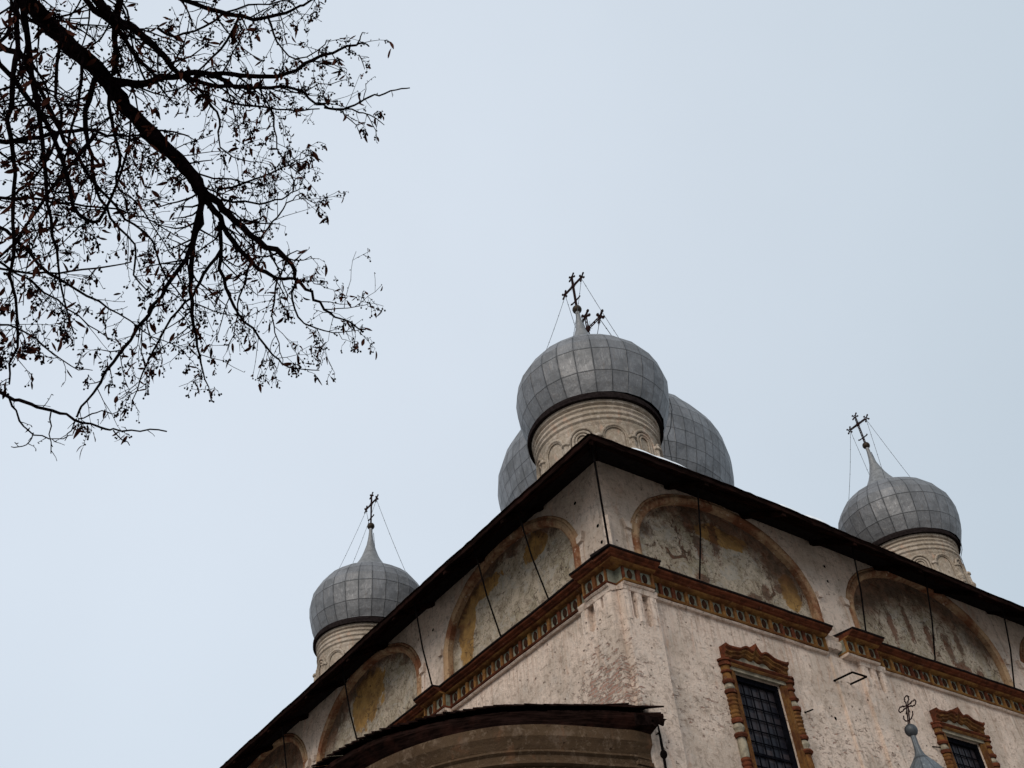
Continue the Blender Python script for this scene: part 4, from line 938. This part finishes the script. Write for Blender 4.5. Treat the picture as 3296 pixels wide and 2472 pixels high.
# limbs: [(x, y), ...], start radius, end radius (m), distances from camera
LIMBS = [
 ([(-160, -190), (-20, -90), (60, 0), (110, 60), (180, 125), (235, 178), (270, 230), (330, 292), (385, 345), (418, 385), (432, 412)], .085, .050, 7.2, 7.2, 1),
 ([(432, 412), (470, 440), (510, 480), (560, 520), (612, 553), (632, 575), (640, 602), (672, 635), (700, 665), (740, 690), (790, 712)], .040, .006, 7.2, 7.4, 1),
 ([(430, 405), (438, 440), (425, 500), (400, 560), (360, 620), (320, 680), (262, 760), (215, 825), (178, 880), (165, 900)], .030, .007, 7.2, 7.0, 1),
 ([(438, 430), (415, 520), (412, 600), (415, 680), (425, 750), (440, 800), (452, 850)], .030, .004, 7.2, 7.3, 1),
 ([(440, 430), (475, 470), (500, 520), (560, 580), (600, 600), (640, 602)], .030, .012, 7.2, 7.4, 1),
 ([(475, 480), (478, 540), (480, 600), (505, 660), (545, 710), (590, 765), (625, 795), (690, 800)], .018, .004, 7.3, 7.3, 1),
 ([(478, 540), (440, 590), (415, 640), (370, 690), (330, 760), (305, 820), (285, 880)], .014, .004, 7.2, 7.1, 1),
 ([(215, 160), (260, 178), (300, 182), (350, 168), (410, 158), (460, 160), (520, 165), (575, 167), (640, 150), (690, 122), (735, 108), (780, 92), (797, 100)], .040, .006, 7.2, 7.6, 1),
 ([(450, 162), (480, 170), (520, 190), (575, 190), (620, 185), (670, 215), (710, 232), (760, 238), (800, 250), (830, 270)], .024, .004, 7.3, 7.7, 1),
 ([(700, 232), (755, 232), (790, 215), (820, 202), (855, 195), (885, 190)], .010, .005, 7.5, 7.7, 0),
 ([(770, 98), (783, 70)], .006, .004, 7.6, 7.6, 0), ([(775, 118), (788, 150)], .005, .003, 7.6, 7.6, 0),
 ([(740, 240), (765, 270), (782, 300)], .006, .003, 7.6, 7.6, 0), ([(790, 245), (808, 270), (815, 298)], .005, .003, 7.6, 7.6, 0),
 ([(690, 140), (720, 140), (750, 152)], .005, .003, 7.6, 7.6, 0), ([(785, 215), (790, 180)], .004, .003, 7.6, 7.6, 0),
 ([(580, 190), (640, 200), (690, 185), (750, 172)], .006, .003, 7.6, 7.6, 0),
 ([(120, -130), (230, 30), (290, 62), (330, 98), (362, 135), (400, 165), (470, 185), (540, 185)], .045, .014, 7.0, 7.4, 1),
 ([(150, -150), (185, 0), (225, 38), (268, 80), (300, 130), (340, 170)], .034, .012, 6.9, 7.2, 1),
 ([(340, -40), (420, 10), (500, 32), (570, 40), (620, 28), (660, 8), (690, -10)], .020, .008, 7.4, 7.6, 1),
 ([(340, 60), (380, 78), (440, 55), (510, 20), (580, 8), (640, -5)], .012, .005, 7.4, 7.6, 1),
 ([(520, 25), (490, 90), (440, 140), (400, 185), (350, 200)], .010, .006, 7.4, 7.2, 1),
 ([(580, 40), (600, 90), (640, 130), (700, 95), (715, 85)], .010, .003, 7.6, 7.6, 1),
 ([(260, -20), (250, 60), (252, 120), (245, 160)], .030, .020, 7.1, 7.2, 1),
 ([(34, -60), (38, 60), (30, 170), (20, 260), (33, 380), (30, 480), (28, 600), (38, 720), (25, 790), (20, 830)], .024, .006, 6.2, 6.4, 1),
 ([(40, -60), (62, 120), (80, 230), (95, 340), (103, 440), (120, 540), (135, 640), (160, 720)], .028, .005, 6.2, 6.6, 1),
 ([(-60, 60), (0, 95), (50, 130), (90, 200), (130, 280), (175, 350), (220, 410), (270, 470), (330, 520), (350, 590), (390, 640), (430, 700)], .024, .004, 6.4, 6.9, 1),
 ([(-40, 305), (40, 305), (110, 292), (180, 278), (230, 290), (300, 288), (340, 275)], .018, .006, 6.3, 6.8, 1),
 ([(282, 250), (270, 350), (230, 450), (200, 480), (160, 440), (120, 300), (60, 210), (-30, 100)], .006, .020, 6.9, 6.3, 1),
 ([(205, 170), (185, 240), (185, 300), (200, 350), (210, 410), (240, 470), (290, 530), (290, 590), (330, 640)], .020, .005, 7.2, 7.1, 1),
 ([(205, 290), (165, 340), (100, 420), (50, 500), (0, 560), (-40, 590)], .016, .008, 7.0, 6.6, 1),
 ([(-40, 425), (60, 430), (150, 440), (260, 455), (330, 480), (400, 520)], .012, .004, 6.6, 7.0, 1),
 ([(-40, 470), (40, 520), (110, 590), (190, 640), (260, 680), (330, 725), (400, 760)], .014, .003, 6.4, 6.9, 1),
 ([(-40, 540), (40, 590), (120, 650), (190, 700), (250, 740)], .010, .003, 6.4, 6.8, 1),
 ([(-40, 700), (20, 700), (80, 730), (150, 790), (200, 800)], .008, .003, 6.3, 6.6, 1),
 ([(-40, 570), (70, 590), (150, 585), (230, 575), (285, 565)], .009, .005, 6.4, 6.8, 1),
 ([(-40, 830), (10, 855), (60, 873), (110, 890), (160, 905), (215, 922), (245, 930), (300, 928), (360, 932)], .013, .005, 6.2, 6.5, 0),
 ([(20, 860), (40, 905), (72, 935), (120, 948), (155, 940)], .007, .003, 6.25, 6.4, 0), ([(72, 935), (58, 960), (24, 965)], .004, .003, 6.3, 6.3, 0),
 ([(110, 890), (108, 940), (110, 980)], .005, .003, 6.3, 6.3, 0), ([(170, 905), (210, 890), (245, 892), (275, 885)], .005, .003, 6.4, 6.4, 0),
 ([(245, 930), (262, 945), (280, 962)], .005, .003, 6.4, 6.4, 0), ([(165, 905), (155, 930), (140, 952)], .005, .003, 6.4, 6.4, 0),
 ([(300, 290), (350, 330), (420, 370), (480, 385), (540, 395), (600, 400)], .012, .004, 7.2, 7.5, 1),
 ([(400, 170), (450, 215), (475, 260), (470, 300), (500, 340), (560, 350)], .012, .004, 7.3, 7.5, 1),
 ([(480, 215), (560, 230), (620, 240), (690, 235)], .010, .006, 7.3, 7.6, 1),
 ([(560, 190), (590, 250), (600, 320), (640, 370), (650, 330)], .008, .003, 7.4, 7.6, 1),
 ([(470, 410), (520, 400), (590, 370), (640, 345), (670, 335)], .010, .003, 7.3, 7.5, 1),
 ([(480, 430), (560, 440), (610, 430), (640, 410), (670, 405)], .010, .003, 7.3, 7.5, 1),
 ([(560, 520), (590, 480), (620, 440), (650, 420), (690, 450)], .009, .003, 7.3, 7.5, 1),
 ([(612, 553), (640, 545), (662, 540)], .006, .003, 7.4, 7.4, 0), ([(640, 602), (670, 610), (700, 615)], .007, .003, 7.4, 7.4, 1),
 ([(640, 602), (630, 650), (660, 700), (720, 720), (790, 712)], .011, .003, 7.4, 7.4, 1), ([(700, 668), (750, 665), (800, 655)], .006, .003, 7.4, 7.5, 1),
 ([(600, 600), (590, 680), (600, 740), (610, 790)], .008, .003, 7.3, 7.3, 1), ([(545, 560), (520, 640), (510, 700), (490, 760)], .009, .003, 7.3, 7.3, 1),
 ([(135, 70), (120, 180), (130, 260), (110, 330), (60, 400), (0, 430)], .012, .006, 6.8, 6.4, 1),
 ([(20, -30), (25, 40), (0, 90), (-30, 110)], .012, .008, 6.2, 6.1, 1),
 ([(235, 178), (240, 260), (260, 340), (250, 400), (300, 440), (340, 500), (380, 560)], .014, .004, 7.1, 7.2, 1),
 ([(180, 125), (170, 200), (150, 300), (140, 360), (100, 470), (60, 560), (50, 660)], .012, .003, 7.0, 6.7, 1),
 ([(620, -10), (640, 20), (650, 30)], .006, .003, 7.6, 7.6, 1), ([(670, -30), (680, -5), (683, 18)], .005, .003, 7.6, 7.6, 1)]
twigs = MB(); leaves = MB(); fruit = MB(); R2 = random.Random(11)
limb_objs = []
def rvec(): return Vector((R2.gauss(0, 1), R2.gauss(0, 1), R2.gauss(0, 1)))
def bract(p, s):
    """dry folded bract on a thin stalk, with two or three round fruits under it"""
    d = (Vector((0, 0, -1)) + rvec() * .45).normalized(); a = d.orthogonal().normalized(); q0 = R2.uniform(0, 6.3); a = (a * math.cos(q0) + d.cross(a) * math.sin(q0))
    b = d.cross(a); L_ = .062 * s * R2.uniform(.6, 1.4); wd = L_ * R2.uniform(.10, .18); bend = R2.uniform(-.5, .5); vs = []
    st = p + d * .015
    for i in range(6):
        t = i / 5; c = st + d * (L_ * t) + b * (bend * L_ * t * t) ; ww = wd * math.sin(PI * (.06 + .90 * t)) ** .8
        tw = R2.uniform(-.15, .15) + t * .8; e = a * math.cos(tw) + b * math.sin(tw); vs += [c - e * ww, c + b * ww * .4, c + e * ww]
    leaves.add(vs, [(3 * i + q, 3 * i + q + 1, 3 * i + q + 4, 3 * i + q + 3) for i in range(5) for q in (0, 1)])
def cherries(p):
    d = (Vector((0, 0, -1)) + rvec() * .25).normalized(); l = R2.uniform(.02, .05); m_ = p + d * l; twigs.tube([p, m_], .0013, 3, False)
    for i in range(R2.choice((1, 2, 2, 3))):
        e = m_ + (Vector((0, 0, -1)) + rvec() * .6).normalized() * R2.uniform(.012, .03); twigs.tube([m_, e], .0010, 3, False)
        fruit.sphere(e, R2.uniform(.0055, .0080), 6, 4)
def grow(p, d, L_, r, depth, leafy=1.0):
    n = max(3, int(L_ / .07)); pts = [p]; rs = [r]; dd = d.copy()
    for i in range(n):
        dd = (dd + rvec() * .17 + Vector((0, 0, -.035))).normalized(); p = p + dd * (L_ / n); pts.append(p); rs.append(max(.0018, r * (1 - .6 * (i + 1) / n)))
    twigs.tube(pts, rs, 4 if r > .004 else 3, False)
    for i in range(1, len(pts)):
        if R2.random() < .55:                 # buds
            q = pts[i]; t = rvec().normalized(); twigs.tube([q, q + t * .008, q + t * .014], [.0025, .0032, .001], 3, False)
        if depth > 0 and R2.random() < (.58 if depth > 1 else .50):
            side = rvec(); side = (side - dd * side.dot(dd)).normalized(); f = 1 - .4 * i / n
            grow(pts[i], (dd * .75 + side * .85 + Vector((0, 0, -.15))).normalized(), L_ * R2.uniform(.35, .65) * f, rs[i] * .7, depth - 1, leafy)
    if depth == 0 or R2.random() < .5:
        if R2.random() < .62 * leafy: bract(pts[-1], 1.0)
        if R2.random() < .72 * leafy: cherries(pts[-1])
    for i in range(1, len(pts) - 1):
        if R2.random() < .13 * leafy: bract(pts[i], .9)
        if R2.random() < .17 * leafy: cherries(pts[i])
for (pl, r0, r1, d0, d1, full) in LIMBS:
    n = len(pl); pts = []
    for i, (x, y) in enumerate(pl):
        t = i / (n - 1); dd = d0 + (d1 - d0) * t + .10 * math.sin(i * 2.1 + x * .01); 
        if i == 0 or i == n - 1: dd = d0 + (d1 - d0) * t
        pts.append(at_px(x, y, dd))
    # smooth with kinks kept
    sm = []; 
    for i in range(n - 1):
        p0, p1, p2, p3 = [pts[max(0, min(n - 1, i + q))] for q in (-1, 0, 1, 2)]
        k = 3
        for j in range(k):
            f = j / k; q = 0.5 * ((2 * p1) + (-p0 + p2) * f + (2 * p0 - 5 * p1 + 4 * p2 - p3) * f * f + (-p0 + 3 * p1 - 3 * p2 + p3) * f ** 3)
            sm.append(q + (rvec() * .006 if 0 < i + j else Vector()))
    sm.append(pts[-1]); m_ = len(sm)
    r0 *= .72 if r0 > .02 else .88; r1 *= .8
    rs = [(r0 + (r1 - r0) * (i / (m_ - 1)) ** .85) * (1 + R2.uniform(-.07, .10)) for i in range(m_)]
    b = MB(); b.tube([p - TB for p in sm], rs, 8 if r0 > .03 else 6); o = b.build('branch', 'bark', tree, smooth=True); limb_objs.append(o)
    ln = sum((sm[i + 1] - sm[i]).length for i in range(m_ - 1))
    for i in range(1, m_):
        seglen = (sm[i] - sm[i - 1]).length; t = (sm[i] - sm[i - 1]).normalized(); fr_ = i / m_
        k = seglen * ((8.0 if pl[0][0] < 10 and r0 < .05 else 12.5) if full else 6.0); k = int(k) + (R2.random() < k - int(k))
        for _ in range(k):
            p = sm[i - 1].lerp(sm[i], R2.random()); side = rvec(); side = (side - t * side.dot(t)).normalized()
            d = (t * R2.uniform(.3, .9) + side + Vector((0, 0, -.2))).normalized()
            if full: grow(p, d, R2.uniform(.15, .60) * (1 - .68 * fr_), max(.0030, min(.0075, rs[i] * .45)), 2 if R2.random() < .45 else 1)
            else: grow(p, d, R2.uniform(.03, .10), .003, 0, .06)
# more fine spray deep in the crown
o = MB()
twigs.v = [tuple(Vector(p) - TB) for p in twigs.v]; leaves.v = [tuple(Vector(p) - TB) for p in leaves.v]; fruit.v = [tuple(Vector(p) - TB) for p in fruit.v]
t_ = twigs.build('twigs', 'bark', tree, fix=False); t_['kind'] = 'stuff'
l_ = leaves.build('leaves', 'leaf', tree, fix=False); l_['kind'] = 'stuff'
f_ = fruit.build('fruits', 'bark', tree, fix=False); f_['kind'] = 'stuff'
# trunk and the unseen inner limbs that carry the branches
mb = MB(); rad = [.42, .34, .30, .27, .25, .20, .13, .07]
tp = [Vector(p) for p in ((0, 0, -.1), (.05, 0, .5), (.05, .05, 2), (0, .1, 3.6), (.1, .05, 5), (.05, 0, 7), (.2, -.1, 9.5), (.1, .1, 12.5))]
mb.tube(tp, rad, 14); tk = mb.build('trunk', 'bark', tree, smooth=True)
starts = [i for i, l in enumerate(LIMBS) if l[0][0][0] < 0 or l[0][0][1] < 0 or l[0][-1][0] < 0]
for i in starts:
    pl, r0, r1, d0, d1, _ = LIMBS[i]
    rev = not (pl[0][0] < 0 or pl[0][1] < 0)
    e = at_px(*(pl[-1] if rev else pl[0]), d1 if rev else d0) - TB; r_ = r1 if rev else r0
    zj = max(2.8, min(9.0, e.z - 1.2)); s_ = Vector((.05, .05, zj)); mid_ = s_.lerp(e, .5) + Vector((0, 0, .25))
    sx, sy = pl[-1] if rev else pl[0]
    way = [s_, mid_, e]; rr_ = [max(r_ * 1.5, .03), r_ * 1.2, r_]
    if sy < 0 and sx > -30:
        w1 = at_px(sx - 60, -330, d0 + .3) - TB; w2 = at_px(-60, -620, 7.9) - TB; s_ = Vector((.05, .05, 8.6)); way = [s_, w2, w1, e]; rr_ = [max(r_ * 1.7, .04), r_ * 1.5, r_ * 1.2, r_]
    mb = MB(); mb.tube(way, rr_, 7); mb.build('branch', 'bark', tree, smooth=True)
print('TREE', len(twigs.v), len(leaves.v), len(fruit.v))
